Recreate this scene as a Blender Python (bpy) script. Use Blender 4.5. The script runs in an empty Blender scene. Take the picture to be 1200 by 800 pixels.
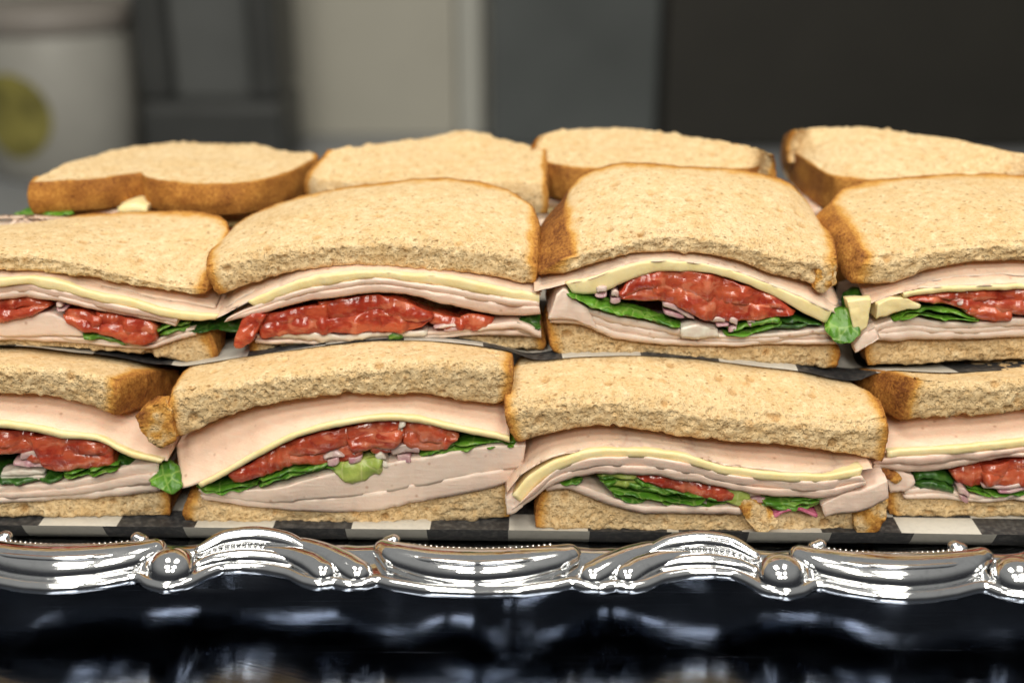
import bpy, math, random
import numpy as np
from mathutils import Vector

# ------------------------------------------------------------------ camera, world, lights, exposure
MM = 0.001
PITCH = math.radians(22.0)
FPX = 1400.0                                    # focal length in pixels of a 1200 px wide frame
CAM = np.array([0.0, -365.6, 216.3])            # camera position in mm; tray floor is z = 0
sc = bpy.context.scene
cd = bpy.data.cameras.new('camera'); cam = bpy.data.objects.new('camera', cd)
sc.collection.objects.link(cam); sc.camera = cam
cam.location = CAM * MM
cam.rotation_euler = (math.pi / 2 - PITCH, 0, 0)
cd.sensor_width = 36.0; cd.lens = 36.0 * FPX / 1200.0
cd.clip_start = 0.01; cd.clip_end = 20.0
cd.dof.use_dof = True; cd.dof.focus_distance = 0.400; cd.dof.aperture_fstop = 5.0

world = bpy.data.worlds.new('World'); sc.world = world; world.use_nodes = True
bgn = world.node_tree.nodes['Background']
bgn.inputs['Color'].default_value = (0.95, 0.97, 1.0, 1); bgn.inputs['Strength'].default_value = 1.0
wt = world.node_tree; wn = wt.nodes                   # room light: pale ceiling above, dimmer walls around
wg = wn.new('ShaderNodeTexCoord'); wsx = wn.new('ShaderNodeSeparateXYZ'); wmr = wn.new('ShaderNodeMapRange'); wcr = wn.new('ShaderNodeMix')
wmr.interpolation_type = 'SMOOTHSTEP'; wmr.inputs[1].default_value = 0.05; wmr.inputs[2].default_value = 0.65
wcr.data_type = 'RGBA'; wcr.inputs[6].default_value = (.035, .036, .039, 1); wcr.inputs[7].default_value = (.27, .27, .26, 1)
wt.links.new(wg.outputs['Generated'], wsx.inputs[0]); wt.links.new(wsx.outputs['Z'], wmr.inputs[0])
wt.links.new(wmr.outputs[0], wcr.inputs[0]); wt.links.new(wcr.outputs[2], bgn.inputs['Color'])

def area(name, x, y, z, sx, sy, power, col, tx=0, ty=0):
    l = bpy.data.lights.new(name, 'AREA'); l.shape = 'RECTANGLE'
    l.size = sx; l.size_y = sy; l.energy = power; l.color = col
    o = bpy.data.objects.new(name, l); sc.collection.objects.link(o)
    o.location = (x, y, z)
    d = Vector((tx, ty, 0.05)) - o.location
    o.rotation_euler = d.to_track_quat('-Z', 'Y').to_euler()
for lx in (-0.42, 0.42):                          # ceiling light panels and an added fill row
    area('ceiling_and_fill_lamp', lx, -2.10, 1.50, 0.52, 0.36, 15.2, (1.0, 0.955, 0.86))  # fill row in front, added to light the front faces and rim
    area('ceiling_and_fill_lamp', lx, -1.10, 1.50, 0.52, 0.36, 8.9, (1.0, 0.955, 0.86))
    area('ceiling_and_fill_lamp', lx, -0.12, 1.50, 0.52, 0.36, 7.4, (1.0, 0.955, 0.86))

sc.view_settings.view_transform = 'Standard'
sc.view_settings.look = 'None'
sc.view_settings.exposure = 0.0
sc.view_settings.gamma = 1.0
sc.render.engine = 'CYCLES'
sc.cycles.use_denoising = True
sc.cycles.max_bounces = 6
sc.cycles.adaptive_threshold = 0.02
sc.cycles.caustics_reflective = False
sc.cycles.caustics_refractive = False

# ------------------------------------------------------------------ numeric helpers
rng = np.random.RandomState(7)
cp, sp = math.cos(PITCH), math.sin(PITCH)
def unproj(px, py, Y):
    """points of the photograph's pixel grid -> world x, z on the plane y = Y (mm)"""
    px = np.asarray(px, float); py = np.asarray(py, float)
    a = (px - 600.0) / FPX; b = (400.0 - py) / FPX
    dy = cp + b * sp; dz = -sp + b * cp
    t = (Y - CAM[1]) / dy
    return a * t, CAM[2] + dz * t

def _h(ix, iy, iz, seed):
    n = (ix.astype(np.int64) * 374761393 + iy.astype(np.int64) * 668265263 + iz.astype(np.int64) * 1274126177 + seed * 974711) & 0xFFFFFFFF
    n = ((n ^ (n >> 13)) * 1274126177) & 0xFFFFFFFF
    n = ((n ^ (n >> 16)) * 2246822519) & 0xFFFFFFFF
    n = n ^ (n >> 15)
    return n.astype(np.float64) / 4294967295.0
def vnoise(p, scale, seed=0):
    q = p / scale; i = np.floor(q).astype(np.int64); f = q - i; f = f * f * (3 - 2 * f)
    r = 0
    for a in (0, 1):
        wx = f[:, 0] if a else 1 - f[:, 0]
        for b in (0, 1):
            wy = f[:, 1] if b else 1 - f[:, 1]
            for c in (0, 1):
                wz = f[:, 2] if c else 1 - f[:, 2]
                r = r + wx * wy * wz * _h(i[:, 0] + a, i[:, 1] + b, i[:, 2] + c, seed)
    return r * 2 - 1
def fbm(p, scale, seed=0, octv=3):
    r = 0; a = 1.0
    for k in range(octv):
        r = r + a * vnoise(p + 17.3 * k, scale / 2 ** k, seed + k); a *= 0.5
    return r
def worley(p, scale, seed=0):
    q = p / scale; i = np.floor(q).astype(np.int64); f = q - i
    best = np.full(len(p), 9.0)
    for a in (-1, 0, 1):
        for b in (-1, 0, 1):
            for c in (-1, 0, 1):
                x, y, z = i[:, 0] + a, i[:, 1] + b, i[:, 2] + c
                d = (a + _h(x, y, z, seed) - f[:, 0]) ** 2 + (b + _h(x, y, z, seed + 1) - f[:, 1]) ** 2 + (c + _h(x, y, z, seed + 2) - f[:, 2]) ** 2
                best = np.minimum(best, d)
    return np.sqrt(best)
def sstep(a, b, x):
    t = np.clip((x - a) / (b - a), 0, 1); return t * t * (3 - 2 * t)
def P(s):
    return np.array([[float(c) for c in t.split(',')] for t in s.split()])
def curve(pts, u):
    """smooth curve through pts, evaluated at arc-length fractions u"""
    pts = np.asarray(pts, float)
    if len(pts) == 1: pts = np.vstack([pts, pts])
    n = len(pts)
    ext = np.vstack([2 * pts[0] - pts[1], pts, 2 * pts[-1] - pts[-2]])
    out = []
    t = np.linspace(0, 1, 14, endpoint=False)[:, None]
    for k in range(n - 1):
        p0, p1, p2, p3 = ext[k], ext[k + 1], ext[k + 2], ext[k + 3]
        m1 = (p2 - p0) * 0.4; m2 = (p3 - p1) * 0.4
        out.append((2 * t**3 - 3 * t**2 + 1) * p1 + (t**3 - 2 * t**2 + t) * m1 + (-2 * t**3 + 3 * t**2) * p2 + (t**3 - t**2) * m2)
    out.append(pts[-1:]); c = np.vstack(out)
    d = np.concatenate([[0], np.cumsum(np.linalg.norm(np.diff(c, axis=0), axis=1))]); d /= max(d[-1], 1e-9)
    return np.stack([np.interp(u, d, c[:, k]) for k in range(c.shape[1])], 1)

# ------------------------------------------------------------------ mesh helpers
col = sc.collection
def link(name, me, mat=None, parent=None):
    o = bpy.data.objects.new(name, me); col.objects.link(o)
    if mat is not None: me.materials.append(mat)
    if parent is not None: o.parent = parent
    return o
def mesh_from(name, v, f, smooth=True):
    me = bpy.data.meshes.new(name)
    v = np.asarray(v, float) * MM; f = np.asarray(f, np.int32)
    k = f.shape[1]
    me.vertices.add(len(v)); me.vertices.foreach_set('co', v.astype(np.float32).ravel())
    me.loops.add(f.size); me.loops.foreach_set('vertex_index', f.ravel())
    me.polygons.add(len(f)); me.polygons.foreach_set('loop_start', np.arange(0, f.size, k, dtype=np.int32))
    me.polygons.foreach_set('use_smooth', np.full(len(f), smooth))
    me.update(calc_edges=True); me.validate()
    return me
def set_co(me, v):
    me.vertices.foreach_set('co', (v * MM).astype(np.float32).ravel()); me.update()
def normals(me):
    n = np.empty(len(me.vertices) * 3, np.float32); me.vertex_normals.foreach_get('vector', n)
    return n.reshape(-1, 3).astype(float)
def attr(me, name, val):
    a = me.attributes.new(name, 'FLOAT', 'POINT'); a.data.foreach_set('value', np.asarray(val, np.float32))
_gc = {}
def cuboid(nu, nv, nw):
    """surface lattice of a cuboid: u, v, w in index units and quads facing outward"""
    key = (nu, nv, nw)
    if key in _gc: return _gc[key]
    I, J, K = np.meshgrid(np.arange(nu + 1), np.arange(nv + 1), np.arange(nw + 1), indexing='ij')
    m = (I == 0) | (I == nu) | (J == 0) | (J == nv) | (K == 0) | (K == nw)
    ids = np.full(I.shape, -1, np.int64); ids[m] = np.arange(m.sum())
    F = []
    def face(g, flip):
        q = np.stack([g[:-1, :-1], g[1:, :-1], g[1:, 1:], g[:-1, 1:]], -1).reshape(-1, 4)
        F.append(q[:, ::-1] if flip else q)
    face(ids[:, :, -1], False); face(ids[:, :, 0], True)      # w end up, w start down
    face(ids[:, 0, :], False); face(ids[:, -1, :], True)      # v start (front), v end
    face(ids[0, :, :], True); face(ids[-1, :, :], False)
    r = (I[m], J[m], K[m], np.vstack(F)); _gc[key] = r
    return r

# ------------------------------------------------------------------ materials
class NT:
    def __init__(s, name):
        s.m = bpy.data.materials.new(name); s.m.use_nodes = True
        s.t = s.m.node_tree; s.b = s.t.nodes['Principled BSDF']
        tc = s.t.nodes.new('ShaderNodeTexCoord')
        s.co = s.vm('MULTIPLY', tc.outputs['Object'], (1000, 1000, 1000))   # millimetres
    def n(s, typ, **kw):
        x = s.t.nodes.new(typ)
        for k, v in kw.items(): setattr(x, k, v)
        return x
    def put(s, sock, v):
        if isinstance(v, bpy.types.NodeSocket): s.t.links.new(v, sock)
        elif isinstance(v, tuple) and len(v) == 3 and sock.type == 'RGBA': sock.default_value = (*v, 1)
        else: sock.default_value = v
    def vm(s, op, a, b):
        x = s.n('ShaderNodeVectorMath', operation=op); s.put(x.inputs[0], a); s.put(x.inputs[1], b); return x.outputs[0]
    def math(s, op, a, b=0.0, c=None):
        x = s.n('ShaderNodeMath', operation=op); s.put(x.inputs[0], a); s.put(x.inputs[1], b)
        if c is not None: s.put(x.inputs[2], c)
        return x.outputs[0]
    def rnd(s, a, b):
        """object random mapped to a..b"""
        i = s.n('ShaderNodeObjectInfo'); return s.mr(i.outputs['Random'], 0, 1, a, b)
    def mr(s, v, a, b, c, d, smooth=False):
        x = s.n('ShaderNodeMapRange'); x.clamp = True
        if smooth: x.interpolation_type = 'SMOOTHSTEP'
        for k, q in enumerate((v, a, b, c, d)): s.put(x.inputs[k], q)
        return x.outputs[0]
    def noise(s, scale, detail=3, rough=0.55, co=None, dist=0.0):
        x = s.n('ShaderNodeTexNoise'); s.put(x.inputs['Vector'], co or s.co)
        x.inputs['Scale'].default_value = scale; x.inputs['Detail'].default_value = detail
        x.inputs['Roughness'].default_value = rough; x.inputs['Distortion'].default_value = dist
        return x.outputs['Fac']
    def voro(s, scale, co=None, feature='F1'):
        x = s.n('ShaderNodeTexVoronoi', feature=feature); s.put(x.inputs['Vector'], co or s.co)
        x.inputs['Scale'].default_value = scale
        return x
    def mix(s, f, a, b, blend='MIX'):
        x = s.n('ShaderNodeMix', data_type='RGBA', blend_type=blend)
        s.put(x.inputs[0], f); s.put(x.inputs[6], a); s.put(x.inputs[7], b); return x.outputs[2]
    def ramp(s, f, stops):
        x = s.n('ShaderNodeValToRGB'); e = x.color_ramp.elements
        while len(e) < len(stops): e.new(0.5)
        for q, (p, c) in zip(e, stops): q.position = p; q.color = (*c, 1)
        s.put(x.inputs[0], f); return x.outputs[0]
    def bump(s, h, dist, strength=1.0, prev=None):
        x = s.n('ShaderNodeBump'); s.put(x.inputs['Height'], h)
        x.inputs['Distance'].default_value = dist * MM; x.inputs['Strength'].default_value = strength
        if prev is not None: s.put(x.inputs['Normal'], prev)
        return x.outputs[0]
    def attr(s, name):
        return s.n('ShaderNodeAttribute', attribute_name=name).outputs['Fac']
    def set(s, **kw):
        for k, v in kw.items(): s.put(s.b.inputs[k.replace('_', ' ')], v)
        return s.m

def mat_bread():
    k = NT('bread')
    big = k.noise(0.05, 2); mid = k.noise(0.28, 4, 0.68); fine = k.noise(1.1, 4, 0.7)
    cut = k.attr('cut')
    c = k.mix(k.mr(big, .35, .65, 0, 1), (.82, .62, .36), (.78, .56, .295))
    c = k.mix(k.rnd(0, .55), c, (.74, .53, .275))
    vb = k.voro(.11); eb = k.n('ShaderNodeSeparateColor'); k.put(eb.inputs[0], vb.outputs['Color'])
    c = k.mix(k.math('MULTIPLY', k.mr(vb.outputs['Distance'], .06, .24, .7, 0, True), k.mr(eb.outputs[0], .5, .6, 0, 1)), c, (.62, .34, .12))
    c = k.mix(k.mr(mid, .50, .66, 0, .65), c, (.66, .42, .18))
    c = k.mix(k.mr(mid, .32, .45, .8, 0), c, (.90, .72, .44))
    pat = k.mr(k.noise(.07, 3), .42, .60, .25, 1)
    c = k.mix(k.math('MULTIPLY', pat, k.mr(fine, .52, .68, 0, .40)), c, (.58, .36, .155))
    c = k.mix(k.math('MULTIPLY', pat, k.mr(fine, .32, .46, .40, 0)), c, (.91, .75, .48))
    # bran specks of two sizes, short dashes
    dsh = k.vm('MULTIPLY', k.co, (.75, 1.2, 1.0))
    v = k.voro(0.42, dsh); sel = k.n('ShaderNodeSeparateColor'); k.put(sel.inputs[0], v.outputs['Color'])
    sp_ = k.math('MULTIPLY', k.mr(v.outputs['Distance'], .13, .25, 1, 0), k.mr(sel.outputs[0], .45, .5, 0, 1))
    c = k.mix(k.math('MULTIPLY', sp_, .72), c, (.30, .14, .045))
    v2 = k.voro(0.8, dsh); sel2 = k.n('ShaderNodeSeparateColor'); k.put(sel2.inputs[0], v2.outputs['Color'])
    sp2 = k.math('MULTIPLY', k.mr(v2.outputs['Distance'], .18, .38, 1, 0), k.mr(sel2.outputs[1], .42, .52, 0, 1))
    c = k.mix(k.math('MULTIPLY', sp2, .42), c, (.42, .23, .085))
    pit = k.attr('pit')
    c = k.mix(k.math('MULTIPLY', k.math('MULTIPLY', pit, pit), .75), c, (.50, .29, .115))  # pits and holes darker: recess shade painted into the crumb colour
    # gas cells of the crumb
    w1 = k.vm('ADD', k.co, k.vm('MULTIPLY', k.n('ShaderNodeTexNoise').outputs['Color'], (0, 0, 0)))
    def cells(scale, keep):
        q = k.voro(scale, w1); e = k.n('ShaderNodeSeparateColor'); k.put(e.inputs[0], q.outputs['Color'])
        return k.math('MULTIPLY', k.mr(q.outputs['Distance'], .18, .50, 1, 0, True), k.mr(e.outputs[2], keep, keep + .1, 0, 1))
    g1, g2, g3 = cells(.42, .45), cells(.75, .35), cells(1.35, .25)
    gas = k.math('MAXIMUM', k.math('MULTIPLY', g1, 1.0), k.math('MAXIMUM', k.math('MULTIPLY', g2, .75), k.math('MULTIPLY', g3, .5)))
    c = k.mix(k.math('MULTIPLY', gas, k.mr(cut, 0, 1, .05, .20)), c, (.50, .29, .11))  # shade inside the gas cells mixed into the colour, stronger on cut faces
    cr = k.attr('crust'); crn = k.math('ADD', cr, k.mr(k.noise(0.22, 4, .6), .3, .7, -.08, .08))
    crn = k.math('MULTIPLY', crn, k.mr(cr, 0, .12, 0, 1))
    crc = k.ramp(k.math('ADD', crn, k.mr(fine, .35, .7, -.24, .20)),
                 [(0, (.70, .45, .18)), (.32, (.66, .345, .08)), (.62, (.46, .20, .04)), (.88, (.27, .10, .022)), (1, (.17, .055, .014))])
    c = k.mix(k.mr(crn, .05, .42, 0, 1), c, crc)
    soft = k.mr(cr, .2, .6, 1, .25)
    nb = k.bump(k.math('MULTIPLY', gas, k.math('MULTIPLY', soft, k.mr(cut, 0, 1, -.25, -.62))), .9, 1.0)
    nb = k.bump(fine, .38, 1.0, nb)
    nb = k.bump(k.noise(3.2, 2), .20, .9, nb)
    k.set(Base_Color=c, Roughness=k.mr(cr, .3, .9, .92, .62), Specular_IOR_Level=.2, Normal=nb)
    return k.m
def mat_meat(name, a, b, edge, rough=.38, sss=.25):
    k = NT(name)
    big = k.noise(0.06, 3); streak = k.noise(1.0, 3, .6, k.vm('MULTIPLY', k.co, (.12, .12, .9)))
    c = k.mix(k.mr(big, .3, .7, 0, 1), a, b)
    c = k.mix(k.mr(streak, .45, .72, 0, .5), c, edge)
    c = k.mix(k.rnd(0, .5), c, edge)
    c = k.mix(k.mr(k.noise(.45, 4, .7), .56, .75, 0, .35), c, edge)
    v = k.voro(.16); c = k.mix(k.mr(v.outputs['Distance'], .04, .13, .6, 0), c, (.42, .20, .11))
    nb = k.bump(k.noise(.8, 4, .65), .28, .5)
    nb = k.bump(streak, .28, .5, nb)
    k.set(Base_Color=c, Roughness=k.mr(k.noise(.35, 4), .35, .65, rough - .14, rough + .14), Specular_IOR_Level=.5, Normal=nb,
          Subsurface_Weight=sss, Subsurface_Radius=(1.0, .45, .3), Subsurface_Scale=.0025)
    return k.m
def mat_cheese():
    k = NT('cheese')
    c = k.mix(k.mr(k.noise(.12, 3), .3, .7, 0, 1), (.85, .68, .31), (.87, .74, .42))
    c = k.mix(k.mr(k.noise(.8, 4, .7), .55, .75, 0, .4), c, (.88, .80, .56))
    k.set(Base_Color=c, Roughness=.42, Specular_IOR_Level=.4, Normal=k.bump(k.noise(.8, 3), .25, .5), Subsurface_Weight=.25,
          Subsurface_Radius=(1, .7, .3), Subsurface_Scale=.002)
    return k.m
def mat_tomato():
    k = NT('tomato')
    st = k.vm('MULTIPLY', k.co, (.5, .7, 1.)); n1 = k.noise(.10, 3, .5, st, 1.2); n2 = k.noise(.28, 3, .5, st, .6); n3 = k.noise(.8, 3, .55, st)
    c = k.mix(k.mr(n1, .40, .60, 0, 1), (.33, .030, .014), (.50, .095, .038))
    c = k.mix(k.mr(n2, .54, .64, 0, .75), c, (.62, .20, .105))
    c = k.mix(k.mr(n2, .34, .44, .7, 0), c, (.24, .016, .010))
    c = k.mix(k.mr(n3, .35, .65, 0, .25), c, (.55, .12, .05))
    v = k.voro(.11); s = k.n('ShaderNodeSeparateColor'); k.put(s.inputs[0], v.outputs['Color'])
    sd = k.math('MULTIPLY', k.mr(v.outputs['Distance'], .06, .12, .8, 0), k.mr(s.outputs[0], .86, .88, 0, 1))
    c = k.mix(sd, c, (.66, .42, .16))
    nb = k.bump(n2, .8, .6); nb = k.bump(n3, .2, .6, nb)
    k.set(Base_Color=c, Roughness=k.mr(n3, .35, .65, .12, .30), Specular_IOR_Level=.5, Normal=nb, Subsurface_Weight=.25,
          Subsurface_Radius=(1, .25, .12), Subsurface_Scale=.003, Coat_Weight=.3, Coat_Roughness=.08)
    return k.m
def mat_lettuce(name, dark, light, pale):
    k = NT(name)
    n1 = k.noise(.10, 4, .6, dist=.5)
    c = k.mix(k.mr(n1, .32, .68, 0, 1), dark, light)
    ve = k.voro(.16, feature='DISTANCE_TO_EDGE')
    c = k.mix(k.mr(ve.outputs['Distance'], .01, .07, .4, 0), c, pale)
    nb = k.bump(ve.outputs['Distance'], 1.0, .6); nb = k.bump(k.noise(.9, 3), .3, .5, nb)
    k.set(Base_Color=c, Roughness=.33, Specular_IOR_Level=.45, Normal=nb, Subsurface_Weight=.25, Subsurface_Radius=(.5, 1, .2), Subsurface_Scale=.0015)
    return k.m
def mat_onion(name, a, b):
    k = NT(name)
    c = k.mix(k.mr(k.noise(.22, 2), .4, .6, 0, 1), a, b)
    k.set(Base_Color=c, Roughness=.22, Specular_IOR_Level=.5, Normal=k.bump(k.noise(.6, 3), .3, .5), Subsurface_Weight=.3,
          Subsurface_Radius=(1, .8, .8), Subsurface_Scale=.002)
    return k.m
def mat_paper(rot, ox, oy, size):
    k = NT('checked_paper')
    mp = k.n('ShaderNodeMapping'); k.put(mp.inputs['Vector'], k.co)
    mp.inputs['Location'].default_value = (ox, oy, 0.13); mp.inputs['Rotation'].default_value = (0, 0, math.radians(rot))
    flat = k.vm('MULTIPLY', mp.outputs[0], (1, 1, 0)); flat = k.vm('ADD', flat, (0, 0, 3.3))
    ch = k.n('ShaderNodeTexChecker'); k.put(ch.inputs['Vector'], flat); ch.inputs['Scale'].default_value = 1.0 / size
    ch.inputs['Color1'].default_value = (.60, .575, .51, 1); ch.inputs['Color2'].default_value = (.032, .032, .034, 1)
    c = k.mix(k.mr(k.noise(.5, 4), .45, .75, 0, .25), ch.outputs[0], (.35, .33, .30))
    k.set(Base_Color=c, Roughness=.5, Specular_IOR_Level=.4, Normal=k.bump(k.noise(.12, 3), .5, .5))
    return k.m
def mat_silver():
    k = NT('polished_silver')
    sm = k.noise(.05, 3)
    nb = k.bump(k.noise(.22, 3), .10, .6)
    k.set(Base_Color=k.mix(k.mr(k.noise(.4, 4, .7), .5, .75, 0, .35), (.84, .845, .85), (.52, .52, .51)), Metallic=1.0,
          Roughness=k.mr(sm, .35, .7, .06, .15), Normal=nb)
    return k.m
def mat_counter():
    k = NT('dark_steel_counter')
    sc1 = k.noise(1.0, 4, .7, k.vm('MULTIPLY', k.co, (.012, .6, 1)))
    rot = k.n('ShaderNodeMapping'); k.put(rot.inputs['Vector'], k.co); rot.inputs['Rotation'].default_value = (0, 0, .35)
    sc2 = k.noise(1.0, 3, .7, k.vm('MULTIPLY', rot.outputs[0], (.02, 1.1, 1)))
    wave = k.noise(.022, 2)
    scr = k.math('ADD', k.mr(sc1, .6, .75, 0, 1), k.mr(sc2, .64, .76, 0, .8))
    nb = k.bump(wave, 2.0, .5); nb = k.bump(k.math('ADD', sc1, sc2), .06, .6, nb)
    k.set(Base_Color=k.mix(k.mr(k.noise(.03, 3), .3, .7, 0, 1), (.125, .145, .185), (.19, .21, .25)), Metallic=1.0,
          Roughness=k.math('ADD', k.mr(k.noise(.06, 4), .3, .7, .06, .14), k.math('MULTIPLY', scr, .26)), Normal=nb)
    return k.m
def mat_plain(name, c, rough=.6, metal=0.0, var=.12, scale=.01, spec=.4):
    k = NT(name)
    d = tuple(x * (1 - var) for x in c)
    k.set(Base_Color=k.mix(k.mr(k.noise(scale, 3), .3, .7, 0, 1), c, d), Roughness=rough, Metallic=metal, Specular_IOR_Level=spec)
    return k.m

M_BREAD = mat_bread()
M_TURKEY = mat_meat('turkey', (.81, .55, .40), (.76, .48, .33), (.86, .66, .51))
M_TURKEYP = mat_meat('pale_turkey', (.72, .53, .42), (.77, .59, .48), (.85, .71, .60), .42)
M_HAM = mat_meat('pink_turkey', (.77, .55, .43), (.72, .47, .37), (.85, .69, .57), .36)
M_CHEESE = mat_cheese()
M_TOMATO = mat_tomato()
M_LET = mat_lettuce('lettuce', (.035, .13, .010), (.13, .30, .025), (.36, .50, .13))
M_LETD = mat_lettuce('dark_lettuce', (.012, .055, .008), (.04, .13, .012), (.12, .24, .05))
M_LETY = mat_lettuce('pale_lettuce', (.22, .33, .05), (.42, .47, .11), (.62, .62, .28))
M_ONION = mat_onion('onion', (.62, .49, .42), (.50, .32, .31))
M_ONIONP = mat_onion('pinkish_onion', (.56, .38, .36), (.46, .22, .26))
M_ONIONR = mat_onion('red_onion', (.35, .05, .12), (.55, .16, .24))
M_CREAM = mat_onion('dressing', (.74, .69, .58), (.68, .58, .48))

# ------------------------------------------------------------------ food builders
SEED = [100]
def nseed():
    SEED[0] += 7; return SEED[0]

def layer(name, parent, mat, T, B, Yf, yt=0., yb=0., depth=46., bulge=.25, wob=.0, jit=.8, jsc=7., rise=0., amp=.12, asc=3., res=1.2, nv=12, crumple=0., shrink=.0, ends=0.):
    """a slab of filling: the front edge runs between curves T and B, the body goes back into the sandwich"""
    seed = nseed()
    T = P(T) if isinstance(T, str) else T; B = P(B) if isinstance(B, str) else B
    L = max(T[-1, 0] - T[0, 0], B[-1, 0] - B[0, 0]) / 3.35
    th = abs(np.mean(T[:, 1]) - np.mean(B[:, 1])) / 3.0
    nu = max(6, int(L / res)); nw = int(np.clip(th / (res * .75), 2, 14))
    I, J, K, F = cuboid(nu, nv, nw)
    uu = np.arange(nu + 1) / nu
    tp, bp = curve(T, uu), curve(B, uu)
    tx, tz = unproj(tp[:, 0], tp[:, 1], Yf + yt); bx, bz = unproj(bp[:, 0], bp[:, 1], Yf + yb)
    w = K / nw; v = (J / nv) ** 1.8
    x = bx[I] + (tx[I] - bx[I]) * w; z = bz[I] + (tz[I] - bz[I]) * w
    line = np.stack([x, np.zeros_like(x), np.full_like(x, seed * 3.7)], 1)
    yj = fbm(line, jsc, seed, 3) * jit
    y = Yf + yb + (yt - yb) * w + yj * (1 - v) + v * depth
    y = y - bulge * (1 - (2 * w - 1) ** 2) * (1 - v) ** 6
    e = np.minimum(I, nu - I) * (L / nu)
    if ends > 0:
        y = y + ends * np.clip(1 - e / ends, 0, 1) ** 2 * (1 - v)
    z = z + rise * v + (1 - v) ** 8 * fbm(line * np.array([1, 0, 1]) + np.stack([y * 0, y * 0, np.round(w * 2) * 31.], 1), 2.6, seed + 3, 2) * .09
    xc = x.mean(); x = xc + (x - xc) * (1 - shrink * v)
    pos = np.stack([x, y, z], 1)
    if crumple:
        q = pos * np.array([1, 1, 0]) + seed * 1.3
        pos[:, 2] += crumple * fbm(q, 7., seed, 3)
        pos[:, 1] += crumple * .9 * fbm(q + 50, 6., seed, 2) * (1 - v)
    me = mesh_from(name, pos, F)
    if amp:
        n = normals(me); d = fbm(pos, asc, seed, 3) * amp
        set_co(me, pos + n * d[:, None])
    return link(name, me, mat, parent)

def stack(name, parent, mat, T, B, Yf, n, yt=0., yb=0., **kw):
    """several thin slices lying on each other between two curves"""
    T, B = P(T), P(B); u = np.linspace(0, 1, 24)
    t, b = curve(T, u), curve(B, u)
    ls = np.linspace(0, 1, n + 1); ls[1:-1] += rng.uniform(-.25, .25, n - 1) / n
    for k in range(n):
        a, c = ls[k], ls[k + 1]
        off = rng.uniform(-.5, .5)
        wobu = np.interp(u, np.linspace(0, 1, 7), rng.uniform(-.8, .8, 7))[:, None] * np.array([[0, 1.0]])
        t2 = t + (b - t) * a + (wobu if k else 0); b2 = t + (b - t) * (c + .05) + (0 if k == n - 1 else wobu)
        sh = rng.uniform(-5, 4); t2 = t2.copy(); b2 = b2.copy()
        t2[:, 0] += np.linspace(sh if k else 0, -sh if k else 0, 24) * .5; b2[:, 0] += np.linspace(sh, -sh, 24) * .5
        layer(name, parent, mat, t2, b2, Yf, yt + (yb - yt) * a + off, yt + (yb - yt) * c + off, **kw)

def tomato(parent, T, B, Yf, y=-1., **kw):
    """tomato cut edge: one slice, or two lying on each other when it is thick"""
    T, B = P(T), P(B); u = np.linspace(0, 1, 16); t, b = curve(T, u), curve(B, u)
    n = 2 if np.mean(b[:, 1] - t[:, 1]) > 21 else 1
    for k in range(n):
        cutl = .5 + np.interp(u, np.linspace(0, 1, 5), rng.uniform(-.13, .13, 5))[:, None] if n == 2 else None
        tk = t if k == 0 else t + (b - t) * (cutl - .08)
        bk = b if k == n - 1 else t + (b - t) * (cutl + .10)
        a = dict(yt=y + .9 - k * .9, yb=y - k * .9, depth=40, bulge=.8, jit=1.6, jsc=6., amp=.55, asc=5., res=.6, ends=1.2); a.update(kw)
        layer('tomato_slice', parent, M_TOMATO, tk, bk, Yf, **a)
def lettuce(parent, T, B, Yf, y=-1., n=2, mat=None, **kw):
    T, B = P(T), P(B); u = np.linspace(0, 1, 16); t, b = curve(T, u), curve(B, u)
    for k in range(n):
        a, c = k / n, (k + .72) / n
        wv = np.interp(u, np.linspace(0, 1, 8), rng.uniform(-1.5, 1.5, 8))[:, None] * np.array([[0, 1.0]])
        q = dict(yt=y + rng.uniform(-.8, 1.5), yb=y + rng.uniform(-1, .5), depth=40, bulge=.4, jit=1.8, jsc=4., amp=.2, asc=2.5, res=.8, crumple=.75, ends=2.); q.update(kw)
        layer('lettuce_leaf', parent, mat or M_LET, t + (b - t) * a + wv, t + (b - t) * c + wv, Yf, **q)
def leaf(parent, T, B, Yf, y=-5., mat=None, **kw):
    a = dict(yt=y + 5, yb=y - 2, depth=1.6, bulge=.5, jit=1.7, jsc=5., amp=.8, asc=4., res=.5, nv=3, ends=1.); a.update(kw)
    return layer('lettuce_leaf', parent, mat or M_LET, T, B, Yf, **a)
def onion(parent, T, B, Yf, y=-1.5, mat=None):
    """a few thin strips of chopped onion within the outlined patch"""
    T, B = P(T), P(B); u = np.linspace(0, 1, 8); t, b = curve(T, u), curve(B, u)
    n = 2 if np.mean(b[:, 1] - t[:, 1]) > 7 else 1
    for k in range(n):
        a, c = k / n, (k + .8) / n; tl = rng.uniform(-.22, .22) * np.linspace(-1, 1, 8)[:, None]
        cut0, cut1 = int(rng.randint(0, 3)), 8 - int(rng.randint(0, 3))
        layer('onion_piece', parent, mat or (M_ONION if k % 2 == 0 else M_ONIONP), (t + (b - t) * (a + tl))[cut0:cut1], (t + (b - t) * (c + tl))[cut0:cut1], Yf,
              yt=y + rng.uniform(-.5, .8), yb=y + rng.uniform(-.5, .3), depth=7, bulge=.2, jit=.6, amp=.25, asc=3., res=.5, nv=5, ends=.6)

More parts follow.
